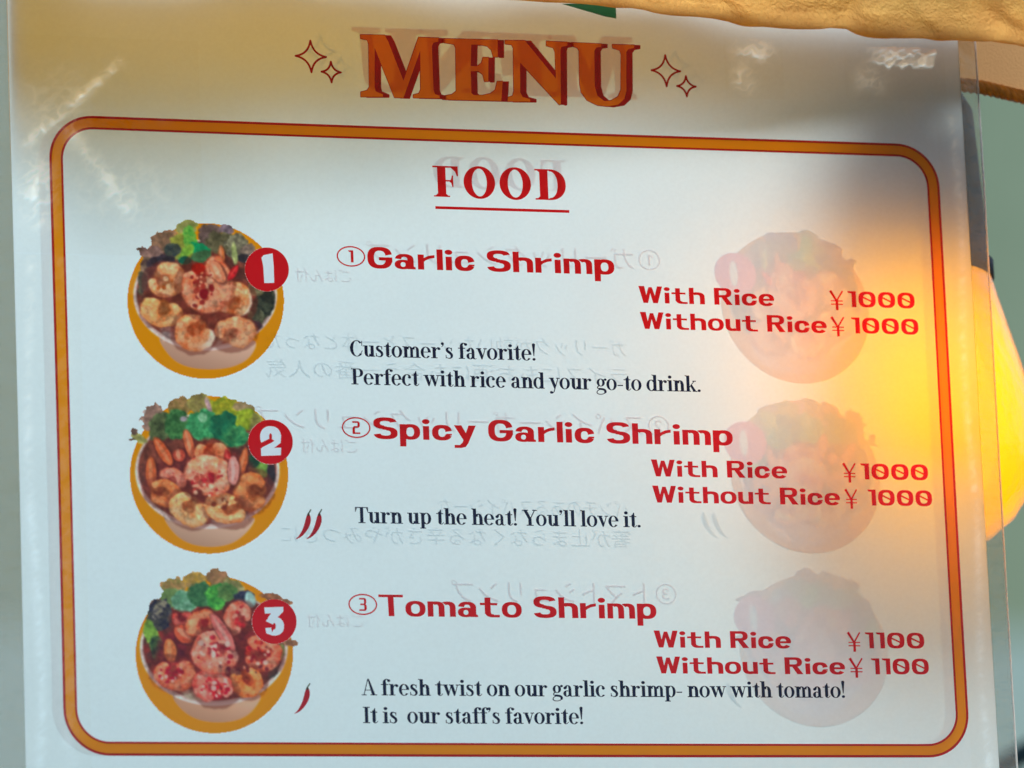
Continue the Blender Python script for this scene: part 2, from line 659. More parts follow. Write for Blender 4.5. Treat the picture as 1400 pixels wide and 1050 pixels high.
# --- wide heavy display letters (cap height 1)
def wide_font():
    G = {}
    s, t, xh = 0.28, 0.18, 0.71
    G['G'] = (ring(.56, .5, .56, .51, .30, .18, 14, 352, 2.6) + rect(.52, .38, 1.12, .53) + rect(.84, .30, 1.12, .45), 1.12)
    G['a'] = (ring(.44, .43, .42, .285, .28, .14, 0, 172, 2.4) + rect(.58, .0, .86, .45) + poly((.8, 0), (.95, 0), (.93, .1), (.8, .14)) + ring(.38, .215, .38, .225, .27, .115, 0, 360, 2.3), .95)
    G['r'] = (rect(0, 0, s, xh) + poly((.2, .30), (.36, .44), (.54, .52), (.76, .56), (.76, .70), (.50, .66), (.2, .52)), .76)
    G['l'] = (rect(0, 0, s, .97), s)
    G['i'] = (rect(.03, 0, .31, .64) + disc(.17, .85, .175, .12), .34)
    G['c'] = (ring(.45, .35, .45, .365, .29, .17, 16, 340, 2.5) + poly((.60, .38), (.60, .46), (.88, .50), (.90, .44)) + poly((.62, .22), (.64, .30), (.90, .30), (.88, .22)), .9)
    G['S'] = (ring(.54, .735, .53, .275, .30, .17, 12, 262, 2.5) + ring(.55, .28, .54, .29, .31, .17, -170, 84, 2.5) + poly((.40, .62), (.62, .58), (.72, .40), (.42, .44)), 1.09)
    G['h'] = (rect(0, 0, s, .97) + ring(.46, .40, .46, .31, .29, .16, 0, 130, 2.6) + rect(.63, 0, .92, .42), .92)
    G['m'] = (rect(0, 0, .27, xh) + ring(.41, .41, .38, .30, .28, .15, 0, 125, 2.6) + rect(.51, 0, .79, .43) + ring(.93, .41, .38, .30, .28, .15, 0, 125, 2.6) + rect(1.03, 0, 1.31, .43), 1.31)
    G['p'] = (rect(0, -.33, s, xh) + ring(.47, .355, .45, .365, .28, .155, 0, 360, 2.4), .92)
    G['y'] = (poly((0, .71), (.34, .71), (.60, .22), (.44, -.04)) + poly((.66, .71), (.99, .71), (.62, -.14), (.50, -.30), (.30, -.35), (.0, -.35), (.0, -.21), (.24, -.21), (.36, -.10)), .99)
    G['T'] = (rect(0, .88, 1.14, 1.0) + poly((.43, .9), (.70, .9), (.72, 0), (.45, 0)), 1.14)
    G['o'] = (ring(.47, .355, .47, .37, .27, .145, 0, 360, 2.4), .94)
    G['t'] = (rect(.22, .16, .50, .92) + rect(0, .56, .82, .67) + ring(.60, .28, .38, .285, .28, .15, 180, 280, 2.4) + rect(.62, -.005, .92, .115), .92)
    G['e'] = (ring(.46, .355, .46, .37, .28, .155, 0, 325, 2.4) + rect(.16, .30, .90, .42), .92)
    G['u'] = (rect(0, .28, s, xh) + ring(.43, .30, .43, .31, .28, .16, 180, 310, 2.5) + rect(.60, 0, .88, xh), .88)
    G['W'] = (poly((0, 1), (.34, 1), (.53, 0), (.26, 0)) + poly((.30, 0), (.53, 0), (.76, .94), (.58, .94)) + poly((.58, .94), (.78, .94), (1.08, 0), (.82, 0)) + poly((.82, 0), (1.10, 0), (1.38, 1), (1.08, 1)), 1.38)
    G['R'] = (rect(0, 0, .30, 1) + ring(.60, .715, .42, .285, .29, .155, -95, 95, 2.4) + rect(.28, .845, .64, 1) + rect(.28, .43, .64, .58) + poly((.42, .46), (.70, .50), (1.08, 0), (.72, 0)), 1.08)
    G['0'] = (ring(.50, .5, .50, .5, .27, .17, 0, 360, 2.7) + stroke([(.22, .66), (.78, .37)], .10, joints=False), 1.0)
    G['1'] = (rect(.24, 0, .50, 1) + poly((0, 1), (.5, 1), (.5, .85), (.18, .86), (.04, .90)), .5)
    G['¥'] = (stroke([(.05, 1.0), (.43, .36)], [.17, .13], cap=False) + stroke([(.83, 1.0), (.43, .36)], [.10, .10], cap=False) + rect(.36, -.22, .53, .42) + rect(.06, .33, .82, .40) + rect(.06, .12, .82, .19), .88)
    G[' '] = ([], .36)
    return G


# --- small circled numerals
def small_numeral(n):
    if n == 1:
        return rect(-.02, -.5, .28, .5) + poly((-.32, .5), (.28, .5), (.28, .34), (-.2, .36))
    if n == 2:
        return rect(-.42, .38, .2, .52) + ring(.14, .25, .28, .27, .26, .14, -90, 90, 2.4) + rect(-.1, -.02, .16, .12) + ring(-.1, -.16, .32, .28, .28, .14, 90, 180, 2.4) + rect(-.42, -.52, -.14, -.1) + rect(-.42, -.52, .45, -.39)
    return rect(-.4, .39, .15, .52) + ring(.12, .25, .28, .27, .26, .13, -90, 90, 2.6) + rect(-.28, -.06, .16, .07) + ring(.12, -.24, .32, .28, .28, .13, -90, 90, 2.6) + rect(-.42, -.52, .15, -.39)


# --- high-contrast book letters (cap height 1)
def book_font():
    G = {}
    st, H, xh = .17, .058, .70

    def stem(x, y0, y1, w=st):
        return rect(x, y0, x + w, y1)

    def foot(x, y=0, w=st, e=.07):
        return rect(x - e, y, x + w + e, y + H)

    def flag(x, y):
        return poly((x - .08, y - .02), (x, y - .07), (x + .02, y - .09), (x + .02, y), (x - .08, y + .02))

    def arch(x, w, top=xh):
        # from stem right edge x to right stem, total outer width w
        return ring(x + w - .22, top - .24, .22, .25, st, .06, 0, 180, 2.1) + stroke([(x + w - .40, top - .20), (x + w - .36, top - .09), (x + w - .26, top - .03)], .045)
    G['n'] = (stem(.08, 0, xh) + flag(.08, xh) + foot(.08) + ring(.36, .46, .20, .25, st, .06, 0, 165, 2.1) + stem(.405, 0, .47) + foot(.405), .64)
    G['m'] = (stem(.08, 0, xh) + flag(.08, xh) + foot(.08) + ring(.36, .46, .19, .25, .15, .06, 0, 165, 2.1) + stem(.40, 0, .47, .15) + foot(.40) + ring(.67, .46, .19, .25, .15, .06, 0, 165, 2.1) + stem(.71, 0, .47, .15) + foot(.71), .94)
    G['h'] = (stem(.08, 0, 1.02) + flag(.08, 1.02) + foot(.08) + ring(.36, .46, .20, .25, st, .06, 0, 165, 2.1) + stem(.405, 0, .47) + foot(.405), .64)
    G['r'] = (stem(.08, 0, xh) + flag(.08, xh) + foot(.08, e=.08) + stroke(bez((.22, .40), (.25, .60), (.32, .69), (.42, .67), 8), .05) + disc(.42, .60, .085), .51)
    G['u'] = (stem(.08, .2, xh) + rect(0, xh - H, .2, xh) + ring(.29, .24, .21, .25, st, .06, 180, 345, 2.1) + stem(.40, 0, xh) + rect(.32, xh - H, .5, xh) + poly((.5, 0), (.64, .02), (.64, .06), (.5, .09)), .64)
    G['o'] = (ring(.28, .35, .28, .365, .155, .045, 0, 360, 2.0), .58)
    G['c'] = (ring(.28, .35, .28, .365, .165, .045, 48, 318, 2.0) + disc(.41, .53, .085), .52)
    G['e'] = (ring(.28, .35, .27, .365, .155, .045, 0, 322, 2.0) + rect(.12, .35, .50, .395), .56)
    G['s'] = (stroke(bez((.36, .56), (.33, .70), (.10, .72), (.11, .54), 8) + bez((.11, .54), (.12, .40), (.37, .36), (.36, .17), 8)[1:] + bez((.36, .17), (.35, -.04), (.08, -.03), (.05, .15), 8)[1:],
                     [.04, .045, .05, .055, .07, .09, .11, .125, .135] + [.14, .15, .155, .155, .15, .145, .14, .13] + [.11, .09, .07, .05, .045, .04, .04, .04]) + rect(.335, .47, .375, .68) + rect(.035, 0.02, .075, .23), .46)
    G['a'] = (ring(.27, .47, .19, .245, .15, .05, 0, 165, 2.0) + disc(.13, .53, .085) + stem(.31, .08, .50, .15) + ring(.23, .185, .20, .20, .155, .045, 55, 330, 2.0) + poly((.34, .08), (.46, .08), (.50, .03), (.57, .06), (.57, .02), (.50, -.01), (.40, .0)), .57)
    G['t'] = (stem(.11, .10, .78) + poly((.11, .68), (.265, .68), (.265, .92), (.22, .92)) + rect(.0, xh - H, .37, xh) + ring(.25, .14, .14, .15, .14, .06, 180, 300, 2.0) + stroke([(.30, .02), (.38, .12)], .04), .40)
    G['f'] = (stem(.10, 0, .80) + foot(.10, e=.08) + rect(0, xh - H, .38, xh) + ring(.30, .80, .20, .22, .155, .05, 60, 180, 2.0) + disc(.41, .91, .085), .40)
    G['v'] = (poly((.03, .70), (.20, .70), (.36, .17), (.29, 0), (.25, 0)) + poly((.27, 0), (.31, .0), (.50, .70), (.45, .70)) + rect(-.02, xh - H, .26, xh) + rect(.37, xh - H, .56, xh), .55)
    G['w'] = (poly((.03, .70), (.20, .70), (.35, .17), (.28, 0), (.24, 0)) + poly((.26, 0), (.30, .0), (.46, .66), (.41, .66)) + poly((.36, .70), (.53, .70), (.67, .17), (.60, 0), (.56, 0)) + poly((.58, 0), (.62, 0), (.80, .70), (.75, .70)) + rect(-.02, xh - H, .26, xh) + rect(.32, xh - H, .57, xh) + rect(.67, xh - H, .86, xh), .85)
    G['y'] = (poly((.03, .70), (.20, .70), (.37, .17), (.30, -.02), (.26, 0)) + stroke([(.475, .68), (.30, .02), (.24, -.18), (.16, -.27)], .05) + disc(.10, -.22, .085) + rect(-.02, xh - H, .26, xh) + rect(.38, xh - H, .57, xh), .55)
    G['i'] = (stem(.08, 0, xh) + flag(.08, xh) + foot(.08, e=.08) + disc(.155, .90, .10), .33)
    G['l'] = (stem(.08, 0, 1.02) + flag(.08, 1.02) + foot(.08, e=.08), .33)
    G['d'] = (ring(.27, .35, .265, .365, .155, .05, 40, 320, 2.0) + stem(.38, 0, 1.02) + flag(.38, 1.02) + rect(.5, 0, .61, H), .62)
    G['p'] = (stem(.08, -.28, xh) + flag(.08, xh) + foot(.08, -.28) + ring(.35, .35, .25, .365, .155, .05, -140, 140, 2.0), .62)
    G['k'] = (stem(.08, 0, 1.02) + flag(.08, 1.02) + foot(.08) + stroke([(.22, .26), (.50, .67)], .045, joints=False) + poly((.28, .36), (.36, .48), (.62, 0), (.45, 0)) + rect(.40, xh - H, .60, xh) + rect(.40, 0, .67, H), .66)
    G['g'] = (ring(.25, .46, .22, .25, .14, .045, 0, 360, 2.0) + disc(.50, .65, .075) + stroke([(.40, .62), (.50, .69)], .05) + stroke(bez((.13, .24), (.02, .16), (.06, .06), (.22, .05), 8), .06) + stroke(bez((.18, .06), (.40, .06), (.52, .0), (.48, -.14), 8), [.13] * 9) + stroke(bez((.48, -.14), (.44, -.31), (.02, -.33), (.03, -.16), 10), .055) + stroke(bez((.03, -.16), (.04, -.06), (.12, .0), (.2, .03), 6), .05), .55)
    G['C'] = (ring(.38, .5, .36, .51, .175, .04, 42, 320, 2.0) + rect(.63, .66, .67, .98) + stroke([(.60, .20), (.66, .36)], .04), .70)
    G['P'] = (stem(.10, 0, 1.0, .17) + rect(.0, 0, .37, H) + rect(.0, 1 - H, .40, 1) + ring(.37, .735, .27, .265, .165, .045, -95, 95, 2.1) + rect(.26, .47, .38, .51), .64)
    G['T'] = (stem(.27, 0, 1.0, .17) + rect(.17, 0, .54, H) + rect(.02, 1 - H, .69, 1) + poly((.02, 1), (.02, .70), (.05, .70), (.12, .96)) + poly((.69, 1), (.69, .70), (.66, .70), (.59, .96)), .68)
    G['Y'] = (stem(.30, 0, .45, .17) + rect(.20, 0, .57, H) + poly((.04, 1), (.22, 1), (.47, .42), (.30, .42)) + poly((.38, .44), (.44, .44), (.68, 1), (.62, 1)) + rect(-.03, 1 - H, .31, 1) + rect(.52, 1 - H, .76, 1), .70)
    G['A'] = (poly((.30, 1.02), (.38, 1.02), (.70, 0), (.52, 0)) + poly((.30, 1.02), (.35, 1.02), (.12, 0), (.07, 0)) + rect(.15, .30, .52, .345) + rect(-.02, 0, .24, H) + rect(.43, 0, .78, H), .75)
    G['I'] = (stem(.10, 0, 1.0, .17) + rect(.0, 0, .37, H) + rect(.0, 1 - H, .37, 1), .38)
    G["'"] = (disc(.10, .93, .085) + poly((.06, .86), (.18, .95), (.16, .82), (.06, .70), (.04, .73), (.11, .82)), .22)
    G['!'] = (poly((.03, 1.0), (.20, 1.0), (.135, .28), (.095, .28)) + disc(.115, 1.0, .085) + disc(.115, .075, .085), .26)
    G['.'] = (disc(.10, .075, .085), .22)
    G['-'] = (rect(.02, .27, .32, .34), .36)
    G[' '] = ([], .24)
    return G


def head_font():
    G = {}
    G['F'] = (rect(.15, 0, .42, 1) + rect(.02, 0, .54, .045) + rect(.0, .945, .82, 1) + poly((.82, 1), (.82, .68), (.78, .68), (.73, .82), (.60, .945), (.5, 1)) + rect(.38, .50, .62, .55) + poly((.66, .70), (.66, .33), (.62, .33), (.59, .46), (.50, .52), (.58, .56), (.62, .70)) + poly((.16, .0), (.08, .045), (.16, .12)) + poly((.40, 0), (.48, .045), (.40, .12)), .86)
    G['O'] = (ring(.52, .5, .51, .53, .27, .08, 0, 360, 2.0, 48), 1.04)
    G['D'] = (rect(.15, 0, .42, 1) + rect(.0, .0, .5, .05) + rect(.0, .95, .5, 1) + ring(.48, .5, .52, .5, .27, .07, -92, 92, 2.15, 26) + poly((.16, .0), (.08, .05), (.16, .12)) + poly((.16, 1), (.08, .95), (.16, .88)), 1.02)
    return G


CACHE = {}


def glyph_mesh(font_name, font, ch):
    k = (font_name, ch)
    if k not in CACHE:
        p, adv = font[ch]
        CACHE[k] = (union(p) if p else ([], []), adv)
    return CACHE[k]


def set_line(font_name, font, text, x0, x1, z, cap, gap):
    """vertices (mm, sheet plane) of a line of type fitted between x0 and x1"""
    adv = 0
    items = []
    for c in text:
        (V, F), a = glyph_mesh(font_name, font, c)
        items.append((V, F, adv))
        adv += a + gap
    total = adv - gap
    kx = (x1 - x0) / total
    VV, FF = [], []
    for V, F, o in items:
        b = len(VV)
        VV += [(x0 + (o + x) * kx, z + y * cap) for x, y in V]
        FF += [tuple(i + b for i in f) for f in F]
    return VV, FF


def lay(name, V, F, mat, parent, layer=0, back=False):
    """put flat print on the sheet, facing out"""
    off = -(0.12 + 0.07 * layer) if not back else 0.06
    verts = [sheet_pt(x, z, off) for x, z in V]
    if V:
        faces = []
        for f in F:
            a, b, c = V[f[0]], V[f[1]], V[f[2]]
            ar = (b[0] - a[0]) * (c[1] - a[1]) - (c[0] - a[0]) * (b[1] - a[1])
            faces.append(tuple(f) if ar > 0 else tuple(f)[::-1])
    return link(name, verts, faces, mat, parent)


WIDE, BOOK, HEAD = wide_font(), book_font(), head_font()

# --- rounded double-line frame
FR_W, FR_H = 279.0, 189.9


def rrect(x0, z0, x1, z1, r, n=14, step=9.0):
    pts = []
    for (cx, cz, a0) in ((x1 - r, z1 - r, 0), (x0 + r, z1 - r, 90), (x0 + r, z0 + r, 180), (x1 - r, z0 + r, 270)):
        for i in range(n + 1):
            a = math.radians(a0 + 90 * i / n)
            pts.append((cx + r * math.cos(a), cz + r * math.sin(a)))
    out = []
    for i in range(len(pts)):
        a, b = pts[i], pts[(i + 1) % len(pts)]
        L = math.hypot(b[0] - a[0], b[1] - a[1])
        k = max(1, int(L / step))
        for j in range(k):
            out.append((a[0] + (b[0] - a[0]) * j / k, a[1] + (b[1] - a[1]) * j / k))
    return out


def band_between(r, d0, d1):
    k = (FR_W, FR_H)
    A = rrect(d0, -k[1] + d0, k[0] - d0, -d0, r - d0)
    # inner copy by pushing along the local normal so both loops match in count
    n = len(A)
    B = []
    for i in range(n):
        p, q = A[i - 1], A[(i + 1) % n]
        tx, tz = q[0] - p[0], q[1] - p[1]
        L = math.hypot(tx, tz)
        B.append((A[i][0] - tz / L * (d1 - d0), A[i][1] + tx / L * (d1 - d0)))
    V = A + B
    F = []
    for i in range(n):
        j = (i + 1) % n
        F += [(i, j, n + j), (i, n + j, n + i)]
    return V, F


for nm, d0, d1, mt in (("frame_line", 0.0, 0.75, M_line), ("frame_band", 0.75, 3.45, M_orange), ("frame_line", 3.45, 4.1, M_line)):
    V, F = band_between(13.5, d0, d1)
    lay(nm, V, F, mt, menu)

# --- title: solid letters with a side shade
TA = ((93.2, 31.8), (0.0361, 0.0014), (-0.0014, -0.03565))
TB = ((139.088, 33.71), (0.03667, 0.0014), (-0.00163, -0.03595))


def aff(T, p):
    return (T[0][0] + p[0] * T[1][0] + p[1] * T[2][0], T[0][1] + p[0] * T[1][1] + p[1] * T[2][1])


title_letters = [
    (TA, [(90, 106), (300, 110), (330, 165), (462, 505), (592, 128), (765, 135), (765, 165), (722, 175), (708, 205), (722, 590), (735, 625), (775, 638), (775, 660), (548, 655), (548, 630), (595, 618), (610, 585), (607, 245), (462, 655), (385, 652), (213, 218), (213, 560), (222, 598), (285, 625), (285, 645), (95, 645), (95, 605), (150, 590), (168, 560), (162, 185), (150, 150), (92, 138)]),
    (TA, [(800, 140), (1280, 152), (1280, 300), (1242, 300), (1225, 240), (1190, 206), (1130, 192), (1050, 192), (1045, 380), (1100, 382), (1138, 355), (1152, 305), (1200, 305), (1197, 515), (1165, 515), (1150, 455), (1110, 425), (1045, 425), (1050, 615), (1070, 634), (1150, 636), (1215, 622), (1258, 590), (1275, 515), (1322, 515), (1310, 685), (800, 670), (800, 642), (880, 628), (918, 600), (915, 220), (900, 188), (800, 172)]),
    (TB, [(75, 158), (245, 160), (513, 492), (505, 260), (490, 222), (430, 205), (430, 165), (610, 175), (610, 205), (560, 215), (552, 240), (555, 715), (540, 718), (203, 350), (205, 610), (225, 650), (290, 668), (290, 690), (95, 688), (95, 655), (140, 640), (150, 600), (145, 225), (130, 195), (75, 188)]),
    (TB, [(650, 178), (905, 190), (905, 215), (860, 222), (845, 250), (848, 560), (870, 640), (930, 690), (990, 685), (1050, 650), (1075, 590), (1078, 280), (1065, 245), (1005, 225), (1000, 195), (1190, 200), (1190, 225), (1140, 235), (1122, 262), (1122, 600), (1105, 670), (1050, 720), (960, 735), (870, 725), (780, 680), (730, 610), (718, 540), (712, 250), (700, 225), (650, 205)]),
]
title = empty("menu_title")
title.parent = menu
title_union_src = []
for T, pts in title_letters:
    P = [aff(T, p) for p in pts]
    sh = (1.85, -0.10)
    polys = [P, [(x + sh[0], z + sh[1]) for x, z in P]]
    for i in range(len(P)):
        a, b = P[i], P[(i + 1) % len(P)]
        polys.append([a, b, (b[0] + sh[0], b[1] + sh[1]), (a[0] + sh[0], a[1] + sh[1])])
    polys += stroke(P + [P[0]], 0.42)
    Q = [(x + sh[0], z + sh[1]) for x, z in P]
    polys += stroke(Q + [Q[0]], 0.36)
    title_union_src.append(union(polys))
    V, F = union(polys, [P])
    lay("letter_shade", V, F, M_darkred, title)
    V, F = union([P])
    lay("letter_face", V, F, M_title_orange, title)


# --- sparkles
def sparkle(cx, cz, rx, rz, w):
    pts = []
    for q in range(4):
        a0 = q * math.pi / 2
        p0 = (math.cos(a0), math.sin(a0))
        p3 = (math.cos(a0 + math.pi / 2), math.sin(a0 + math.pi / 2))
        b = bez(p0, (p0[0] * .42 + p3[0] * .10, p0[1] * .42 + p3[1] * .10), (p3[0] * .42 + p0[0] * .10, p3[1] * .42 + p0[1] * .10), p3, 8)
        pts += b[:-1]
    P = [(cx + x * rx, cz + y * rz) for x, y in pts]
    return union(stroke(P + [P[0]], w))


SPARKS = ((80.69, 20.82, 4.7, 4.9, .62), (86.81, 16.23, 3.0, 3.2, .62), (192.19, 20.46, 4.6, 4.9, .62), (198.49, 15.78, 3.0, 3.2, .62))
for s_ in SPARKS:
    V, F = sparkle(*s_)
    lay("sparkle", V, F, M_darkred, menu)

# --- heading
V, F = set_line("head", HEAD, "FOOD", 117.04, 158.84, -21.15, 9.55, .12)
lay("heading_text", V, F, M_red, menu)
V, F = union(rect(117.5, -24.95, 138.4, -24.08) + rect(138.4, -24.95, 159.4, -24.08))
lay("heading_underline", V, F, M_red, menu)

# --- dish names
for txt, x0, x1, z, c in (("Garlic Shrimp", 95.8, 172.85, -43.7, 6.5), ("Spicy Garlic Shrimp", 95.65, 208.0, -95.4, 6.45), ("Tomato Shrimp", 95.45, 181.45, -148.35, 6.4)):
    V, F = set_line("wide", WIDE, txt, x0, x1, z, c, .095)
    lay("dish_name", V, F, M_red, menu)
for n_, (cx, cz) in enumerate(((90.75, -40.27), (90.43, -92.15), (90.62, -144.96))):
    P = ring(cx, cz, 4.4, 3.16, .42, .42, 0, 360, 2.0, 48)
    P += [[(cx + x * 2.75, cz + y * 3.7) for x, y in p] for p in small_numeral(n_ + 1)]
    V, F = union(P)
    lay("circled_number", V, F, M_red, menu)

# --- options and prices
rows = [("With Rice", 180.15, 223.3, -52.15, 5.2), ("Without Rice", 180.25, 239.8, -60.15, 5.2), ("With Rice", 181.75, 224.9, -105.2, 5.15), ("Without Rice", 181.8, 241.4, -113.15, 5.15), ("With Rice", 180.3, 223.55, -156.95, 5.1), ("Without Rice", 180.75, 240.3, -164.75, 5.1)]
prices = [("1000", 241.2, 245.7, 246.95, 268.75, -51.85, 4.95), ("1000", 241.2, 245.65, 247.7, 269.55, -60.0, 4.95), ("1000", 242.7, 247.0, 248.4, 270.25, -105.1, 4.9), ("1000", 243.0, 247.1, 250.3, 271.1, -113.1, 4.9), ("1100", 241.5, 245.8, 247.1, 266.1, -156.78, 4.85), ("1100", 241.65, 246.1, 248.65, 267.1, -164.68, 4.85)]
for txt, x0, x1, z, c in rows:
    V, F = set_line("wide", WIDE, txt, x0, x1, z, c, .095)
    lay("option_text", V, F, M_red, menu)
for txt, y0, y1, x0, x1, z, c in prices:
    V, F = set_line("wide", WIDE, "¥", y0, y1, z, c, .1)
    V2, F2 = set_line("wide", WIDE, txt, x0, x1, z, c, .13)
    b = len(V)
    lay("price_text", V + V2, F + [tuple(i + b for i in f) for f in F2], M_red, menu)

# --- descriptions
for txt, x0, x1, z, c in (("Customer's favorite!", 89.25, 147.2, -70.65, 4.85), ("Perfect with rice and your go-to drink.", 89.45, 198.7, -79.15, 4.85), ("Turn up the heat! You'll love it.", 89.1, 177.9, -120.75, 4.8), ("A fresh twist on our garlic shrimp- now with tomato!", 89.45, 240.15, -171.85, 4.8), ("It is  our staff's favorite!", 89.5, 157.45, -180.05, 4.8)):
    V, F = set_line("book", BOOK, txt, x0, x1, z, c, .0)
    lay("description_text", V, F, M_navy, menu)


# --- chili marks
def chili(cx, cz):
    c = bez((cx + 1.35, cz + 3.3), (cx + 1.5, cz + .6), (cx - .6, cz - 3.0), (cx - 2.7, cz - 3.9), 14)
    w = [.9, 1.35, 1.6, 1.7, 1.7, 1.65, 1.55, 1.4, 1.25, 1.1, .95, .75, .55, .35, .2]
    o = lay("chili_mark", *union(stroke(c, w)), M_chili, menu)
    c2 = bez((cx + 1.3, cz + 3.3), (cx + 1.3, cz + 4.0), (cx + 1.8, cz + 4.2), (cx + 2.1, cz + 4.9), 6)
    V, F = union(stroke(c2, [.8, .6, .45, .4, .4, .4, .35]))
    lay("stem", V, F, M_chili_stem, o, layer=1)


for c_ in ((73.6, -121.9), (76.9, -121.8), (71.6, -173.4)):
    chili(*c_)


# ------------------------------------------------------------------ printed dish pictures (colour laid down in a fine printed raster)
class Paint:
    def __init__(self, w, h, step, seed):
        self.step = step
        self.x, self.y = np.meshgrid(np.arange(0, w + 1, step, dtype=float), np.arange(0, h + 1, step, dtype=float))
        self.rgb = np.ones(self.x.shape + (3,)) * 255.0
        self.a = np.zeros(self.x.shape)
        self.seed = seed
        self.k = 0

    def comp(self, m, col, alpha=True):
        col = np.asarray(col, float)
        self.rgb = self.rgb * (1 - m[..., None]) + col * m[..., None]
        if alpha:
            self.a = np.maximum(self.a, m)

    def field(self, cx, cy, rx, ry, rot=0, warp=0, ws=40.0):
        self.k += 1
        s = self.seed * 100 + self.k
        x, y = self.x, self.y
        if warp:
            x = x + warp * 2 * (fbm(self.x / ws, self.y / ws, s, 3) - .5)
            y = y + warp * 2 * (fbm(self.x / ws, self.y / ws, s + 50, 3) - .5)
        a = math.radians(rot)
        dx, dy = x - cx, y - cy
        u = (dx * math.cos(a) + dy * math.sin(a)) / rx
        v = (-dx * math.sin(a) + dy * math.cos(a)) / ry
        return u, v

    def blob(self, cx, cy, rx, ry, col, rot=0, soft=6.0, warp=0, ws=40.0, col2=None, cs=18.0, op=1.0, clip=None):
        u, v = self.field(cx, cy, rx, ry, rot, warp, ws)
        d = (1 - np.sqrt(u * u + v * v)) * min(rx, ry)
        m = np.clip(d / soft + .5, 0, 1)
        m = m * m * (3 - 2 * m) * op
        if clip is not None:
            m = m * clip
        c = np.asarray(col, float)
        if col2 is not None:
            n = fbm(self.x / cs, self.y / cs, self.seed * 31 + self.k, 3)
            n = np.clip((n - .32) / .36, 0, 1)[..., None]
            c = c * (1 - n) + np.asarray(col2, float) * n
        self.comp(m, c)
        return m

    def poly(self, pts, col, soft=5.0, op=1.0):
        x, y = self.x, self.y
        inside = np.zeros(x.shape, bool)
        dist = np.full(x.shape, 1e9)
        n = len(pts)
        for i in range(n):
            (x0, y0), (x1, y1) = pts[i], pts[(i + 1) % n]
            if y0 != y1:
                c = ((y0 > y) != (y1 > y)) & (x < (x1 - x0) * (y - y0) / (y1 - y0) + x0)
                inside ^= c
            L2 = (x1 - x0) ** 2 + (y1 - y0) ** 2 + 1e-9
            t = np.clip(((x - x0) * (x1 - x0) + (y - y0) * (y1 - y0)) / L2, 0, 1)
            dist = np.minimum(dist, np.hypot(x - x0 - t * (x1 - x0), y - y0 - t * (y1 - y0)))
        sd = np.where(inside, dist, -dist)
        m = np.clip(sd / soft + .5, 0, 1) * op
        self.comp(m, col)
        return m

    def shrimp(self, cx, cy, rx, ry, rot=0, base=(206, 126, 84), light=(236, 178, 140), dark=(128, 48, 30), curl=1, pale=None, turn=4.5, start=None):
        """a curled, segmented shrimp seen from above"""
        rx, ry = rx * 1.25, ry * 1.25
        base, light, dark = (np.asarray(c, float) for c in (base, light, dark))
        base = base * .8 + light * .2
        self.blob(cx + 3, cy + 8, rx * 1.06, ry * 1.08, (96, 34, 28), rot, 14, 8, op=.50)
        self.blob(cx, cy, rx * .62, ry * .62, dark * .40 + base * .50, rot, 22, 10, 30, dark * .8 + base * .1, 24)
        u, v = self.field(cx, cy, rx, ry, rot, 11, 46)
        a0 = start if start is not None else (self.k * 1.7) % 6.28
        best = np.full(u.shape, 9.0)
        tt = np.zeros(u.shape)
        sd = np.zeros(u.shape)
        nseg = 34
        for i in range(nseg):
            t = i / (nseg - 1)
            th = a0 + curl * turn * t
            rr = .60 - .06 * t
            ww = .42 * (1 - .48 * t ** 1.5) * (0.85 + .15 * min(1, t * 5))
            px_, py_ = rr * math.cos(th), rr * math.sin(th)
            d = np.hypot(u - px_, v - py_) / ww
            k = d < best
            best = np.where(k, d, best)
            tt = np.where(k, t, tt)
            out = ((u - px_) * math.cos(th) + (v - py_) * math.sin(th)) / ww
            sd = np.where(k, out, sd)
        m = np.clip((1 - best) * 5 + .3, 0, 1)
        n = fbm(self.x / 15, self.y / 15, self.seed * 7 + self.k, 3)
        n2 = fbm(self.x / 34, self.y / 34, self.seed * 9 + self.k, 2)
        c = base[None, None, :] * (0.86 + .34 * n2[..., None])

        def mixc(c, w, q):
            w = np.clip(w, 0, 1)[..., None]
            return c * (1 - w) + q * w
        c = mixc(c, np.exp(-((sd - .15) / .42) ** 2) * .62, light)
        seg = tt * 4.6 + .35 * sd
        fr_ = np.abs(seg - np.round(seg))
        c = mixc(c, np.exp(-(fr_ / .07) ** 2) * .26 * (best < .95), dark * .75 + base * .25)
        n3 = fbm(self.x / 44, self.y / 30, self.seed * 5 + self.k, 3)
        n4 = fbm(self.x / 30, self.y / 30, self.seed * 3 + self.k + 70, 3)
        c = mixc(c, np.clip((n4 - .50) * 3.2, 0, 1) * .55, base * np.array((1.02, .70, .50)))
        c = mixc(c, np.clip(sd - .15, 0, 1) * .45, base * np.array((1.03, .78, .60)))
        c = mixc(c, np.exp(-((n3 - .5) / .028) ** 2) * .42, dark)
        c = mixc(c, np.clip((.47 - n4) * 5, 0, 1) * .65, light)
        c = mixc(c, np.clip(-sd - .55, 0, 1) * 1.2, dark)
        c = mixc(c, np.clip(best - .80, 0, 1) * 1.8, dark)
        c = mixc(c, np.clip((n - .60) / .14, 0, 1) * .22, np.minimum(light * 1.06, 255))
        c = mixc(c, np.clip((.38 - n) / .14, 0, 1) * .16, dark)
        c = c * (1.05 - .20 * np.clip(v * .75 + u * .30, -1, 1))[..., None]
        if pale is not None:
            ang = np.arctan2(v, u)
            r = np.hypot(u, v)
            q = np.clip((r - .66) / .12, 0, 1) * np.clip(np.cos(ang - math.radians(pale)) * 1.7 - .35, 0, 1)
            c = mixc(c, q * .9, np.array((244, 220, 204)))
        self.comp(m, np.clip(c, 0, 255))

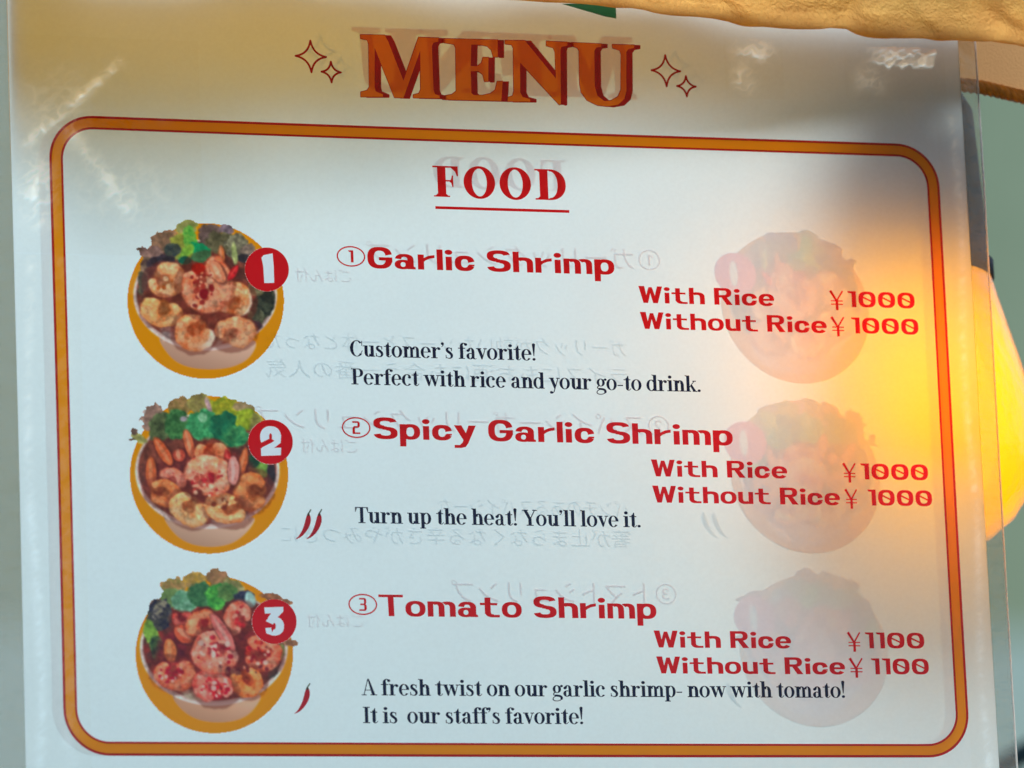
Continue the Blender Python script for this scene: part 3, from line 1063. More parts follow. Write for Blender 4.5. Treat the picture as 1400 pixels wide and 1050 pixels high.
    def finish(self, x0, y0, x1, y1):
        """grain of the printed photograph, then a soft lens"""
        n = fbm(self.x / 13, self.y / 13, self.seed + 900, 3) - .5
        n2 = fbm(self.x / 42, self.y / 42, self.seed + 950, 2) - .5
        w = np.clip((self.y - y0) / 20, 0, 1) * np.clip((y1 - self.y) / 20, 0, 1)
        yellow = (self.rgb[..., 0] > 235) & (self.rgb[..., 2] < 40)
        w = np.where(yellow, 0, w)
        self.rgb = np.clip(self.rgb * (1 + (n * .50 + n2 * .40) * w)[..., None], 0, 255)
        lift = 255.0 * (self.rgb / 255.0) ** .84
        g = lift.mean(axis=2, keepdims=True)
        lift = np.clip(g + (lift - g) * 1.16, 0, 255)
        self.rgb = np.where(yellow[..., None], self.rgb, lift)
        for _ in range(2):
            p = np.pad(self.rgb, ((1, 1), (1, 1), (0, 0)), mode='edge')
            k = np.pad(self.a, 1)[..., None] + 1e-4
            q = p * k
            num = 2 * q[1:-1, 1:-1] + q[:-2, 1:-1] + q[2:, 1:-1] + q[1:-1, :-2] + q[1:-1, 2:]
            den = 2 * k[1:-1, 1:-1] + k[:-2, 1:-1] + k[2:, 1:-1] + k[1:-1, :-2] + k[1:-1, 2:]
            self.rgb = num / den

    def tail(self, x0, y0, x1, y1, w, c0=(206, 92, 54), c1=(240, 176, 140)):
        cx, cy = (x0 + x1) / 2, (y0 + y1) / 2
        L = math.hypot(x1 - x0, y1 - y0) / 2
        r = math.degrees(math.atan2(y1 - y0, x1 - x0))
        self.blob(cx + 5, cy + 5, L * 1.08, w * 1.25, (70, 26, 26), r, 12, op=.7)
        self.blob(cx, cy, L, w, c0, r, 6, 4)
        self.blob(cx - 3, cy - 4, L * .8, w * .34, c1, r, 8, 3, op=.7)

    def leaf(self, cx, cy, rx, ry, col, col2, rot=0, frill=20, op=1.0):
        col, col2 = np.minimum(np.array(col) * 1.18 + 4, 255), np.minimum(np.array(col2) * 1.15, 255)
        self.blob(cx, cy, rx, ry, col, rot, 7, frill, 30, col2, 20, op)
        self.blob(cx - rx * .1, cy - ry * .15, rx * .8, ry * .75, np.array(col2) * .9, rot, 14, frill, 24, np.array(col) * .8, 11, op * .55)

    def specks(self, cx, cy, rx, ry, cols, n, r0, r1):
        g = np.random.default_rng(self.seed * 13 + int(cx))
        for i in range(n):
            a = g.uniform(0, 2 * math.pi)
            q = math.sqrt(g.uniform(0, 1))
            r = g.uniform(r0, r1)
            self.blob(cx + rx * q * math.cos(a), cy + ry * q * math.sin(a), r, r * g.uniform(.6, 1.1), cols[int(g.integers(len(cols)))], g.uniform(0, 180), 6, 3, op=.85)


def bowl_base(P, circ, rim, body, inside=(128, 64, 54), cardboard=(236, 192, 172)):
    P.blob(circ[0], circ[1], circ[2], circ[2], (250, 150, 2), soft=4)
    sm = list(body)
    for _ in range(3):
        sm = [q for i in range(len(sm)) for q in ((sm[i][0] * .75 + sm[(i + 1) % len(sm)][0] * .25, sm[i][1] * .75 + sm[(i + 1) % len(sm)][1] * .25), (sm[i][0] * .25 + sm[(i + 1) % len(sm)][0] * .75, sm[i][1] * .25 + sm[(i + 1) % len(sm)][1] * .75))]
    m = P.poly(sm, cardboard, 5)
    # soft shading of the round cardboard side
    t = (P.x - circ[0]) / circ[2]
    P.comp(m * np.clip(.55 - t * 0.9, 0, 1) * .35, (120, 74, 58), False)
    P.comp(m * np.clip(t * 1.2 - .2, 0, 1) * .5, (224, 178, 160), False)
    P.comp(m * np.clip((P.y - body[0][1] - 60) / 150, 0, 1) * .35, (120, 72, 58), False)
    cx, cy, rx, ry = rim
    P.blob(cx, cy, rx, ry, (246, 222, 222), soft=4)
    P.blob(cx, cy - 4, rx - 9, ry - 10, (222, 188, 184), soft=5)
    return P.blob(cx, cy - 8, rx - 17, ry - 19, inside, soft=6, col2=(74, 40, 38), cs=40)


def fringe_of_salad(P, items):
    for it in items:
        P.leaf(*it)


def dish_one():
    P = Paint(1090, 1050, 4.0, 3)
    bowl_base(P, (531, 530, 433), (528, 498, 396, 308), [(250, 715), (330, 846), (420, 898), (550, 914), (680, 900), (780, 845), (822, 738), (700, 770), (540, 800), (380, 780)])
    fringe_of_salad(P, [
        (185, 420, 26, 80, (74, 70, 50), (50, 40, 40)), (205, 330, 22, 60, (120, 96, 80), (60, 44, 44)),
        (300, 205, 84, 62, (142, 102, 78), (96, 74, 62), -25, 26), (226, 262, 66, 30, (128, 98, 92), (84, 60, 62), 8, 20), (168, 245, 24, 11, (96, 74, 64), (70, 52, 48), 12, 4),
        (425, 118, 66, 34, (140, 130, 84), (110, 120, 64), -8, 16), (560, 165, 70, 62, (100, 78, 80), (66, 54, 52), 0, 24), (642, 132, 42, 26, (150, 128, 148), (96, 82, 96), 10, 12),
        (610, 210, 80, 70, (98, 92, 68), (62, 60, 46), 0, 26), (705, 225, 60, 76, (120, 118, 96), (70, 66, 60), 20, 24), (765, 255, 46, 40, (146, 126, 112), (90, 76, 76), 0, 18),
        (395, 225, 66, 74, (148, 150, 62), (96, 104, 44), 20, 18), (445, 195, 40, 76, (62, 150, 56), (120, 168, 70), -10, 16), (345, 250, 52, 36, (28, 36, 44), (52, 58, 52), 0, 14),
        (485, 262, 74, 56, (0, 118, 74), (24, 150, 96), 10, 14), (425, 268, 30, 62, (130, 172, 62), (86, 140, 48), 30, 10), (415, 308, 40, 24, (6, 74, 54), (0, 52, 44), 0, 8),
        (280, 312, 84, 32, (44, 32, 42), (28, 22, 30), -10, 14), (735, 292, 34, 26, (26, 26, 36), (44, 38, 44), 0, 8), (690, 268, 15, 62, (182, 190, 132), (130, 146, 88), -4, 6)])
    P.tail(622, 320, 612, 225, 17, (206, 110, 64))
    fringe_of_salad(P, [(850, 545, 58, 96, (52, 58, 46), (24, 28, 28), 8, 16), (805, 630, 50, 60, (86, 88, 66), (40, 40, 36), 0, 14), (868, 505, 34, 40, (16, 20, 22), (34, 36, 30), 0, 8), (805, 465, 46, 36, (134, 124, 92), (92, 84, 62), 0, 12), (800, 672, 40, 30, (44, 30, 44), (60, 40, 44), 0, 8)])
    P.blob(335, 700, 60, 40, (150, 128, 128), 30, 16, 8, 30, (104, 80, 84), 16)
    P.blob(570, 740, 60, 46, (176, 146, 140), 0, 16, 8)
    P.shrimp(305, 420, 100, 88, -12, (218, 142, 98), (248, 200, 156), (150, 60, 30), 1)
    P.shrimp(296, 588, 106, 78, 12, (216, 140, 88), (244, 190, 140), (140, 60, 26), -1)
    P.shrimp(690, 535, 94, 98, 20, (220, 132, 82), (246, 196, 156), (150, 52, 22), 1, pale=10)
    P.shrimp(680, 705, 108, 78, -10, (208, 136, 100), (240, 188, 150), (136, 56, 40), -1)
    P.shrimp(465, 695, 102, 96, 8, (218, 130, 86), (244, 190, 150), (150, 52, 24), 1, pale=0)
    P.shrimp(525, 440, 128, 146, 0, (208, 112, 82), (240, 172, 140), (128, 26, 26), 1)
    P.tail(560, 310, 628, 430, 34, (222, 128, 96), (246, 186, 156))
    P.tail(652, 415, 708, 335, 19, (190, 30, 40), (220, 70, 66))
    P.blob(490, 350, 40, 30, (150, 22, 16), 0, 10, 8)
    P.specks(520, 470, 100, 110, [(150, 40, 34), (240, 186, 156), (226, 150, 110), (120, 20, 26), (232, 160, 128)], 42, 6, 17)
    P.blob(518, 492, 26, 28, (118, 14, 26), 0, 8, 6)
    P.specks(300, 420, 70, 50, [(172, 76, 34), (250, 206, 160)], 10, 6, 14)
    P.finish(0, 60, 0, 770)
    return P


def dish_two():
    P = Paint(1171, 1050, 4.0, 5)
    bowl_base(P, (508, 522, 438), (498, 500, 398, 322), [(238, 735), (310, 850), (400, 908), (520, 926), (640, 905), (730, 830), (775, 745), (640, 790), (500, 815), (360, 790)], cardboard=(240, 200, 178))
    fringe_of_salad(P, [
        (195, 210, 62, 80, (142, 110, 98), (92, 70, 66), 20, 26), (120, 320, 44, 26, (176, 176, 108), (120, 116, 70), 20, 14), (92, 282, 20, 20, (96, 72, 66), (70, 52, 50), 0, 8), (80, 330, 18, 8, (90, 72, 64), (70, 52, 50), 0, 4),
        (345, 150, 70, 58, (150, 112, 72), (110, 92, 52), -20, 22), (450, 125, 66, 52, (142, 132, 70), (110, 96, 62), 0, 16), (590, 150, 84, 60, (160, 150, 40), (96, 112, 34), 0, 18), (700, 150, 60, 34, (168, 140, 116), (120, 104, 70), 20, 18),
        (505, 150, 12, 56, (206, 168, 176), (150, 120, 130), -18, 6), (240, 260, 66, 86, (78, 92, 58), (44, 52, 38), 10, 22), (330, 245, 72, 86, (58, 108, 60), (34, 72, 42), 0, 20), (470, 250, 90, 86, (64, 148, 96), (36, 100, 62), 0, 18),
        (600, 260, 96, 84, (26, 92, 62), (10, 66, 50), 0, 22), (715, 215, 60, 66, (162, 176, 52), (112, 134, 40), 30, 18), (650, 310, 80, 60, (60, 128, 76), (24, 84, 56), 0, 18), (770, 240, 40, 60, (150, 146, 74), (104, 100, 60), 0, 14),
        (470, 205, 26, 26, (136, 184, 150), (90, 150, 110), 0, 6), (365, 215, 18, 14, (176, 164, 176), (130, 120, 130), 0, 4), (790, 490, 80, 46, (112, 152, 66), (72, 108, 44), 20, 16), (745, 450, 40, 40, (20, 58, 36), (14, 40, 30), 0, 10),
        (850, 520, 24, 70, (30, 26, 34), (40, 30, 34), 0, 6)])
    P.blob(480, 560, 300, 190, (110, 40, 40), 0, 40, 20, 50, (70, 26, 32), 30, op=.85)
    P.blob(620, 760, 110, 30, (196, 176, 176), -8, 16, 6)
    P.tail(205, 320, 300, 470, 30, (216, 92, 56), (244, 150, 110))
    P.tail(375, 275, 415, 430, 26, (222, 104, 70), (246, 168, 132))
    P.tail(185, 425, 190, 600, 30, (206, 92, 54), (236, 144, 100))
    P.tail(710, 375, 668, 560, 24, (206, 96, 56), (236, 152, 110))
    P.tail(335, 380, 345, 450, 34, (188, 70, 56))
    P.shrimp(515, 400, 90, 66, 10, (220, 112, 70), (246, 170, 130), (150, 40, 24), 1)
    P.tail(600, 380, 625, 520, 22, (170, 36, 38), (214, 90, 84))
    P.shrimp(310, 550, 70, 52, 30, (206, 102, 84), (240, 180, 160), (120, 26, 30), 1)
    P.shrimp(255, 620, 96, 66, 20, (206, 108, 58), (236, 152, 104), (120, 40, 22), -1)
    P.shrimp(745, 610, 92, 98, 20, (190, 100, 56), (222, 146, 98), (110, 40, 22), 1)
    P.shrimp(395, 705, 104, 84, 30, (232, 168, 110), (250, 214, 170), (150, 60, 30), 1)
    P.shrimp(610, 715, 112, 76, 12, (228, 146, 90), (248, 196, 148), (150, 56, 26), -1)
    P.shrimp(505, 540, 122, 108, 0, (226, 132, 104), (250, 190, 164), (160, 40, 40), 1)
    P.tail(640, 420, 640, 580, 32, (226, 140, 134), (248, 190, 186))
    P.specks(490, 560, 100, 90, [(190, 60, 52), (250, 200, 170), (240, 160, 130), (170, 30, 40)], 30, 7, 16)
    P.blob(520, 540, 16, 34, (150, 24, 38), -20, 8, 6)
    P.specks(600, 680, 80, 40, [(110, 40, 26), (250, 206, 160)], 12, 6, 14)
    P.finish(0, 60, 0, 790)
    return P


def dish_three():
    P = Paint(1171, 1050, 4.0, 8)
    bowl_base(P, (538, 545, 436), (535, 508, 408, 320), [(290, 760), (350, 850), (440, 908), (560, 924), (680, 908), (760, 850), (812, 750), (680, 800), (540, 826), (400, 800)], cardboard=(240, 184, 154), inside=(136, 46, 42))
    fringe_of_salad(P, [
        (310, 165, 72, 46, (160, 116, 74), (120, 110, 60), -20, 24), (430, 130, 60, 50, (176, 136, 50), (140, 110, 70), -10, 22), (560, 125, 76, 50, (158, 108, 80), (120, 92, 60), 12, 22), (640, 170, 56, 44, (140, 130, 88), (100, 100, 60), 20, 18),
        (210, 262, 36, 24, (140, 104, 74), (100, 70, 60), -30, 10), (300, 230, 60, 50, (110, 136, 80), (80, 104, 60), 0, 18), (370, 255, 72, 62, (118, 166, 140), (72, 122, 92), 0, 16), (460, 215, 80, 66, (58, 104, 66), (36, 74, 48), 0, 18),
        (550, 225, 60, 70, (78, 160, 62), (40, 104, 48), 0, 16), (610, 200, 60, 50, (60, 100, 54), (92, 122, 66), 0, 16), (700, 235, 60, 46, (26, 28, 52), (60, 60, 76), 0, 12), (735, 240, 28, 44, (178, 210, 206), (120, 160, 160), -10, 6),
        (235, 330, 70, 86, (28, 26, 46), (70, 66, 60), 10, 16), (230, 300, 30, 60, (160, 150, 120), (40, 36, 50), 30, 10), (190, 440, 36, 90, (122, 162, 64), (84, 122, 46), -14, 12), (225, 520, 40, 80, (70, 104, 56), (30, 40, 34), -10, 10),
        (850, 225, 66, 22, (150, 92, 62), (110, 70, 54), 10, 12), (935, 250, 40, 16, (140, 90, 62), (104, 70, 54), 10, 8), (960, 480, 44, 20, (150, 104, 74), (110, 70, 54), 8, 10), (890, 540, 30, 60, (134, 160, 84), (70, 90, 50), 20, 8), (870, 610, 30, 70, (34, 44, 40), (22, 26, 32), 20, 6)])
    P.blob(530, 560, 330, 190, (122, 32, 36), 0, 40, 20, 50, (76, 18, 34), 30, op=.9)
    P.blob(420, 770, 70, 26, (196, 170, 150), 20, 14, 6)
    P.shrimp(360, 350, 62, 44, 20, (186, 56, 56), (222, 120, 104), (96, 12, 24), 1)
    P.tail(320, 395, 420, 470, 44, (220, 84, 58), (250, 170, 140))
    P.shrimp(470, 370, 84, 64, -30, (216, 96, 66), (246, 160, 120), (140, 20, 26), 1)
    P.shrimp(670, 340, 70, 86, 20, (204, 84, 66), (240, 160, 136), (130, 22, 30), 1)
    P.tail(285, 460, 300, 590, 34, (214, 110, 64), (240, 160, 112))
    P.shrimp(310, 650, 108, 84, 16, (206, 90, 60), (240, 160, 124), (136, 14, 34), 1)
    P.shrimp(790, 545, 104, 92, 10, (206, 76, 52), (246, 170, 140), (130, 14, 24), 1)
    P.shrimp(720, 690, 84, 78, 20, (224, 104, 46), (246, 164, 104), (150, 34, 20), -1)
    P.shrimp(535, 725, 106, 84, 20, (216, 60, 56), (250, 180, 160), (150, 6, 26), 1)
    P.shrimp(540, 520, 122, 112, -10, (222, 104, 84), (250, 190, 172), (150, 20, 36), 1)
    P.tail(520, 320, 645, 520, 32, (216, 104, 100), (246, 180, 172))
    P.specks(540, 530, 100, 90, [(250, 206, 196), (230, 140, 120), (166, 20, 40), (240, 170, 150)], 40, 7, 17)
    P.specks(540, 720, 80, 60, [(250, 200, 190), (226, 30, 40), (180, 10, 36), (240, 130, 110)], 30, 7, 16)
    P.specks(780, 540, 80, 70, [(250, 206, 190), (226, 60, 40), (150, 16, 30)], 26, 7, 15)
    P.specks(300, 650, 70, 50, [(196, 30, 50), (250, 200, 190), (160, 16, 40)], 22, 7, 15)
    P.specks(680, 340, 50, 70, [(240, 160, 140), (180, 30, 40)], 18, 7, 14)
    P.specks(690, 620, 150, 30, [(130, 70, 60), (90, 20, 34), (200, 120, 100)], 22, 7, 15)
    P.finish(0, 60, 0, 800)
    return P


def photo_mesh(name, P, T, mat, parent, back=False, fade=0.0, mirror=None, layer=0):
    ok = P.a > 0.35
    h, w = P.x.shape
    X, Y = P.x, P.y
    sx = T[0][0] + X * T[1][0] + Y * T[2][0]
    sz = T[0][1] + X * T[1][1] + Y * T[2][1]
    if mirror is not None:
        sx = mirror - sx
    off = -(0.12 + 0.07 * layer) if not back else 0.06
    ids = -np.ones((h, w), int)
    q = ok[:-1, :-1] & ok[1:, :-1] & ok[:-1, 1:] & ok[1:, 1:]
    use = np.zeros((h, w), bool)
    use[:-1, :-1] |= q
    use[1:, :-1] |= q
    use[:-1, 1:] |= q
    use[1:, 1:] |= q
    n = int(use.sum())
    ids[use] = np.arange(n)
    wx, wz = sx[use], sz[use]
    wy = 0.55 * np.sin((wx * 0.8 + wz * 0.35) / 48.0) + 0.35 * np.sin((wz - wx * 0.3) / 37.0 + 1.2) + off
    verts = np.stack([wx, wy, wz], 1) * MM
    jj, ii = np.nonzero(q)
    if mirror is None:
        F = np.stack([ids[jj, ii], ids[jj + 1, ii], ids[jj + 1, ii + 1], ids[jj, ii + 1]], 1)
    else:
        F = np.stack([ids[jj, ii], ids[jj, ii + 1], ids[jj + 1, ii + 1], ids[jj + 1, ii]], 1)
    me = bpy.data.meshes.new(name)
    me.from_pydata(verts.tolist(), [], F.tolist())
    rgb = np.clip(P.rgb[use], 0, 255)
    # the print is lit through white paper: ink filters that light
    ink = lin(np.minimum(rgb * np.array((1.08, 1.0, .95)), 255)).clip(0, .97)
    if fade:
        g = ink.mean(axis=1, keepdims=True)
        tone = np.clip(ink * 1.15 - g * .15, 0, 1) ** .8
        ink = tone * (1 - fade) + np.array((.96, .93, .985)) * fade
    at = me.color_attributes.new("print", 'FLOAT_COLOR', 'POINT')
    at.data.foreach_set("color", np.concatenate([ink, np.ones((n, 1))], 1).astype(np.float32).ravel())
    me.materials.append(mat)
    me.update()
    o = bpy.data.objects.new(name, me)
    C.objects.link(o)
    o.parent = parent
    return o


DISH_T = [((17.598, -26.875), (0.05505, 0.00143), (-0.00163, -0.05448)), ((18.405, -79.518), (0.0547, 0.00093), (-0.00165, -0.05375)), ((16.988, -131.482), (0.05432, 0.0004), (-0.0016, -0.05308))]
BADGE = [(868, 355, 122), (846, 340, 124), (868, 362, 124)]
NUM = [
    [[(838, 290), (850, 276), (900, 266), (906, 340), (908, 430), (853, 432), (848, 340)]],
    [ring(846, 312, 58, 60, 50, 40, 150, 395, 2.2), [[(885, 322), (905, 300), (902, 345), (850, 385), (800, 400), (792, 385), (800, 370), (850, 345)]], [[(792, 375), (905, 372), (903, 414), (794, 418)]]],
    [[[(812, 284), (918, 280), (918, 306), (880, 345), (830, 345), (850, 316), (816, 318)]], ring(868, 388, 54, 52, 46, 34, -150, 110, 2.2), [[(818, 398), (850, 396), (860, 440), (824, 428)]]],
]
MIRROR_X = 276.0      # sum of x of a point on the front and its twin on the back
BACK_DZ = 2.6
dishes = (dish_one, dish_two, dish_three)
paints = []
for k in range(3):
    P = dishes[k]()
    paints.append(P)
    T = DISH_T[k]
    bx_, by_, br = BADGE[k]
    keep_a = P.a.copy()
    P.a = np.where(np.hypot(P.x - bx_, P.y - by_) < br - 3, 0.0, P.a)
    P.rgb[np.hypot(P.x - bx_, P.y - by_) < br + 1] = (250, 120, 110)
    o = photo_mesh("dish_picture", P, T, M_photo, menu)
    P.a = keep_a
    src = []
    for part in NUM[k]:
        if isinstance(part[0], tuple):
            src.append(part)
        else:
            src += part
    num = [[aff(T, p) for p in q] for q in src]
    V, F = union([[aff(T, (bx_ + br * math.cos(2 * math.pi * i / 48), by_ + br * math.sin(2 * math.pi * i / 48))) for i in range(48)]], num)
    bo = lay("number_badge", V, F, M_badge, o, layer=1)
    V, F = union(num)
    lay("badge_number", V, F, M_white, o, layer=1)

# ------------------------------------------------------------------ print on the back of the sheet, showing through
for k in range(3):
    T = DISH_T[k]
    Tb = ((T[0][0], T[0][1] + BACK_DZ), T[1], T[2])
    P = paints[k]
    bx_, by_, br = BADGE[k]
    P.blob(bx_, by_, br, br, (236, 96, 120), soft=5)
    P.blob(bx_ + 8, by_, br * .20, br * .60, (250, 250, 255), soft=10)
    photo_mesh("back_dish_picture", P, Tb, M_ghost_photo, menu, back=True, fade=(0.75, 0.77, 0.85)[k], mirror=MIRROR_X)


def mir(V):
    return [(278.0 - x, z + 2.3) for x, z in V]


for V, F in title_union_src:
    lay("back_title_letter", mir(V), F, M_ghost_line, menu, back=True)
V, F = set_line("head", HEAD, "FOOD", 117.04, 158.84, -21.15, 9.55, .12)
lay("back_heading_text", [(276.0 - x, z + 3.0) for x, z in V], F, M_ghost_red, menu, back=True)
for s_ in SPARKS:
    V, F = sparkle(*s_)
    lay("back_sparkle", [(x + 3.2, z + 1.8) for x, z in V], F, M_ghost_navy, menu, back=True)
V, F = band_between(13.5, 0.0, 4.1)
lay("back_frame_band", [(x - 3.2, z) for x, z in V], F, M_ghost_frame, menu, back=True)


def jp_line(text, x_right, z, size, mat, width=None):
    """a line of Japanese type on the back: reads from x_right towards smaller x when seen through the sheet"""
    cu = bpy.data.curves.new("type", 'FONT')
    cu.body = text
    cu.size = 1.0
    cu.resolution_u = 3
    ob = bpy.data.objects.new("type", cu)
    C.objects.link(ob)
    dg = bpy.context.evaluated_depsgraph_get()
    me = bpy.data.meshes.new_from_object(ob.evaluated_get(dg))
    vs = np.array([v.co[:] for v in me.vertices]) if len(me.vertices) else np.zeros((0, 3))
    fs = []
    me.calc_loop_triangles()
    fs = [tuple(t.vertices) for t in me.loop_triangles]
    bpy.data.objects.remove(ob)
    bpy.data.curves.remove(cu)
    bpy.data.meshes.remove(me)
    if not len(vs):
        return
    w = vs[:, 0].max() - vs[:, 0].min()
    kx = size if width is None else width / w
    V = [(x_right - (x - vs[:, 0].min()) * kx, z + y * size) for x, y, _ in vs]
    lay("back_text", V, fs, mat, menu, back=True)


jp_line("①ガーリックシュリンプ", 187.5, -41.5, 7.6, M_ghost_red, 92)
jp_line("ガーリックが効いたソースと一体となった", 175.5, -68.5, 6.0, M_ghost_navy, 112)
jp_line("ライスにもお酒にも合う一番の人気", 175.5, -77.0, 6.0, M_ghost_navy, 112)
jp_line("②スパイシーガーリックシュリンプ", 188.0, -92.5, 7.6, M_ghost_red, 128)
jp_line("パンチのあるスパイシーな", 174.5, -117.5, 6.0, M_ghost_navy, 60)
jp_line("箸が止まらなくなる辛さがやみつきに", 174.5, -126.5, 6.0, M_ghost_navy, 108)
jp_line("③トマトシュリンプ", 188.0, -143.5, 7.6, M_ghost_red, 70)
for z in (-48.0, -99.5, -151.5):
    jp_line("ごはん付", 90.5, z, 4.6, M_ghost_red, 17)
for c_ in ((202.4, -119.5), (199.1, -119.5), (204.4, -171)):
    cc = bez((c_[0] - 1.35, c_[1] + 3.3), (c_[0] - 1.5, c_[1] + .6), (c_[0] + .6, c_[1] - 3.0), (c_[0] + 2.7, c_[1] - 3.9), 14)
    V, F = union(stroke(cc, [.9, 1.35, 1.6, 1.7, 1.7, 1.65, 1.55, 1.4, 1.25, 1.1, .95, .75, .55, .35, .2]))
    lay("back_chili_mark", V, F, M_ghost_navy, menu, back=True)

# ------------------------------------------------------------------ festoon bulb hanging behind the sheet
BX, BY = 276.0, 52.5
lamp = empty("string_light_bulb", (BX * MM, BY * MM, 0.02))
tag(lamp, "lit amber string light bulb with dark socket glowing through the menu", "light bulb")


def lathe(name, prof, mat, parent, n=56, caps=True):
    v, f = [], []
    px_, py_, pz_ = parent.location
    for r, z in prof:
        for k in range(n):
            a = 2 * math.pi * k / n
            v.append((r * MM * math.cos(a), r * MM * math.sin(a), z * MM - pz_))
    for i in range(len(prof) - 1):
        for k in range(n):
            a, b = i * n + k, i * n + (k + 1) % n
            f.append((a, a + n, b + n, b))
    if caps:
        f.append(tuple(range(n)))
        f.append(tuple(range((len(prof) - 1) * n, len(prof) * n))[::-1])
    return link(name, v, f, mat, parent, smooth=True)


def amber_material():
    m, nt, out = new_mat("amber_plastic_bulb")
    tr = N(nt, "ShaderNodeBsdfTransparent")
    tr.inputs["Color"].default_value = (1.0, 0.66, 0.10, 1)
    tl = N(nt, "ShaderNodeBsdfTranslucent")
    tl.inputs["Color"].default_value = (0.84, 0.54, 0.10, 1)
    df = N(nt, "ShaderNodeBsdfDiffuse")
    df.inputs["Color"].default_value = (0.85, 0.55, 0.26, 1)
    gl = N(nt, "ShaderNodeBsdfGlossy")
    gl.inputs["Roughness"].default_value = 0.18
    tc = N(nt, "ShaderNodeTexCoord")
    n1 = N(nt, "ShaderNodeTexNoise")
    n1.inputs["Scale"].default_value = 240
    n1.inputs["Detail"].default_value = 5
    nt.links.new(tc.outputs["Object"], n1.inputs["Vector"])
    b = N(nt, "ShaderNodeBump")
    b.inputs["Strength"].default_value = 0.35
    b.inputs["Distance"].default_value = 0.002
    nt.links.new(n1.outputs["Fac"], b.inputs["Height"])
    nt.links.new(b.outputs[0], gl.inputs["Normal"])
    a1 = N(nt, "ShaderNodeMixShader")
    a1.inputs[0].default_value = 0.25
    nt.links.new(tl.outputs[0], a1.inputs[1])
    nt.links.new(df.outputs[0], a1.inputs[2])
    a2 = N(nt, "ShaderNodeMixShader")
    a2.inputs[0].default_value = 0.92
    nt.links.new(tr.outputs[0], a2.inputs[1])
    nt.links.new(a1.outputs[0], a2.inputs[2])
    fr = N(nt, "ShaderNodeFresnel")
    fr.inputs["IOR"].default_value = 1.5
    nt.links.new(b.outputs[0], fr.inputs["Normal"])
    a3 = N(nt, "ShaderNodeMixShader")
    nt.links.new(fr.outputs[0], a3.inputs[0])
    nt.links.new(a2.outputs[0], a3.inputs[1])
    nt.links.new(gl.outputs[0], a3.inputs[2])
    nt.links.new(a3.outputs[0], out.inputs["Surface"])
    return m


M_amber = amber_material()
prof = [(36.8, -30.0), (37.4, -32.0), (40.6, -44.0), (44.6, -58.0), (47.8, -70.0), (49.4, -78.0), (49.6, -85.0), (48.6, -93.0), (45.6, -101.0), (40.5, -108.5), (33.5, -114.0), (24.0, -118.0), (12.0, -120.5), (2.0, -121.0)]
lathe("glass_bulb", prof, M_amber, lamp)
M_socket = plain("dark_socket_plastic", (40, 50, 74), 0.75, bump=0.1, nscale=300)
lathe("socket", [(6.0, 34.0), (22.0, 31.0), (32.0, 27.0), (34.6, 22.0), (35.4, 8.0), (36.4, -10.0), (37.0, -26.0), (38.4, -27.0), (38.4, -32.0), (36.0, -33.0)], M_socket, lamp)
lathe("cable", [(3.2, 95.0), (3.2, 60.0), (3.2, 33.0)], M_socket, lamp, n=14)
mE, ntE, outE = new_mat("lamp_filament_glow")
em = N(ntE, "ShaderNodeEmission")
em.inputs["Color"].default_value = (1.0, 0.51, 0.0, 1)
em.inputs["Strength"].default_value = 4.9
ntE.links.new(em.outputs[0], outE.inputs["Surface"])
core = lathe("light_core", [(1.0, -37.0), (20.0, -38.5), (29.0, -46.0), (34.0, -58.0), (38.0, -74.0), (38.5, -86.0), (34.0, -99.0), (24.0, -108.0), (10.0, -112.0), (1.0, -112.5)], mE, lamp, n=36)
core.location = (-0.004, -0.006, 0)

# ------------------------------------------------------------------ canvas hanging behind the top of the menu, with a gold rope along its edge
M_canvas_back = canvas("tan_canvas_lining", (252, 180, 84), 0.88, end=(206, 156, 104))
M_canvas = canvas("tan_canvas_awning", (255, 196, 112), 0.92, weave=900, bump=0.6)
M_canvas_roof = canvas("tan_canvas_roof", (240, 204, 150), 0.75)
val = empty("canvas_valance", (0.14, 0.03, 0.05))
tag(val, "brown canvas valance hanging behind the top of the menu with gold rope trim", "valance")


def val_bottom(x):
    t = (x + 7.0) / 335.0
    return -24.0 + 46.0 * min(1.0, max(0.0, t / 0.87)) ** 1.15 + 0.6 * math.sin(x / 9.0) - max(0.0, t - .87) * 18


def val_y(x, z):
    lean = 0.28 * min(1.0, max(0.0, (260.0 - x) / 200.0)) * max(0.0, 46.0 - z)      # leans away from the sheet towards its lower edge
    e = min(1.0, max(0.0, (x + 11.0) / 26.0))
    return 3.0 + (10.0 + lean) * e + (2.4 * math.sin(x / 17.0 + 0.4) + 0.8 * math.sin(x / 7.0 + z / 30.0)) * e


v, f = [], []
nxv, nzv = 120, 24
for sgn in (0, 1):
    for j in range(nzv + 1):
        for i in range(nxv + 1):
            x = -11.0 + 351.0 * i / nxv
            zb = val_bottom(x)
            ztop = 49.5 if x < 139.0 else 49.5 - 0.0515 * (x - 139.0)
            z = zb + (ztop - zb) * j / nzv
            v.append(((x - 140) * MM, (val_y(x, z) - 30 + sgn * 0.8) * MM, (z - 50) * MM))
K = (nxv + 1) * (nzv + 1)
for j in range(nzv):
    for i in range(nxv):
        a = j * (nxv + 1) + i
        f.append((a, a + 1, a + nxv + 2, a + nxv + 1))
vc = link("canvas_cloth", v[:K], f, M_canvas_back, val, smooth=True)
shade_fade = []  # see-through amount, shaped for a gradual shade on the paper
for j in range(nzv + 1):
    for i in range(nxv + 1):
        x = -11.0 + 351.0 * i / nxv
        q = max(0.0, 1 - (j / nzv) / 0.55) ** 1.2 * min(1.0, max(0.0, (235.0 - x) / 90.0)) * 0.96
        shade_fade += [q, q, q, 1.0]
vc.data.color_attributes.new("shade_fade", 'FLOAT_COLOR', 'POINT').data.foreach_set("color", shade_fade)
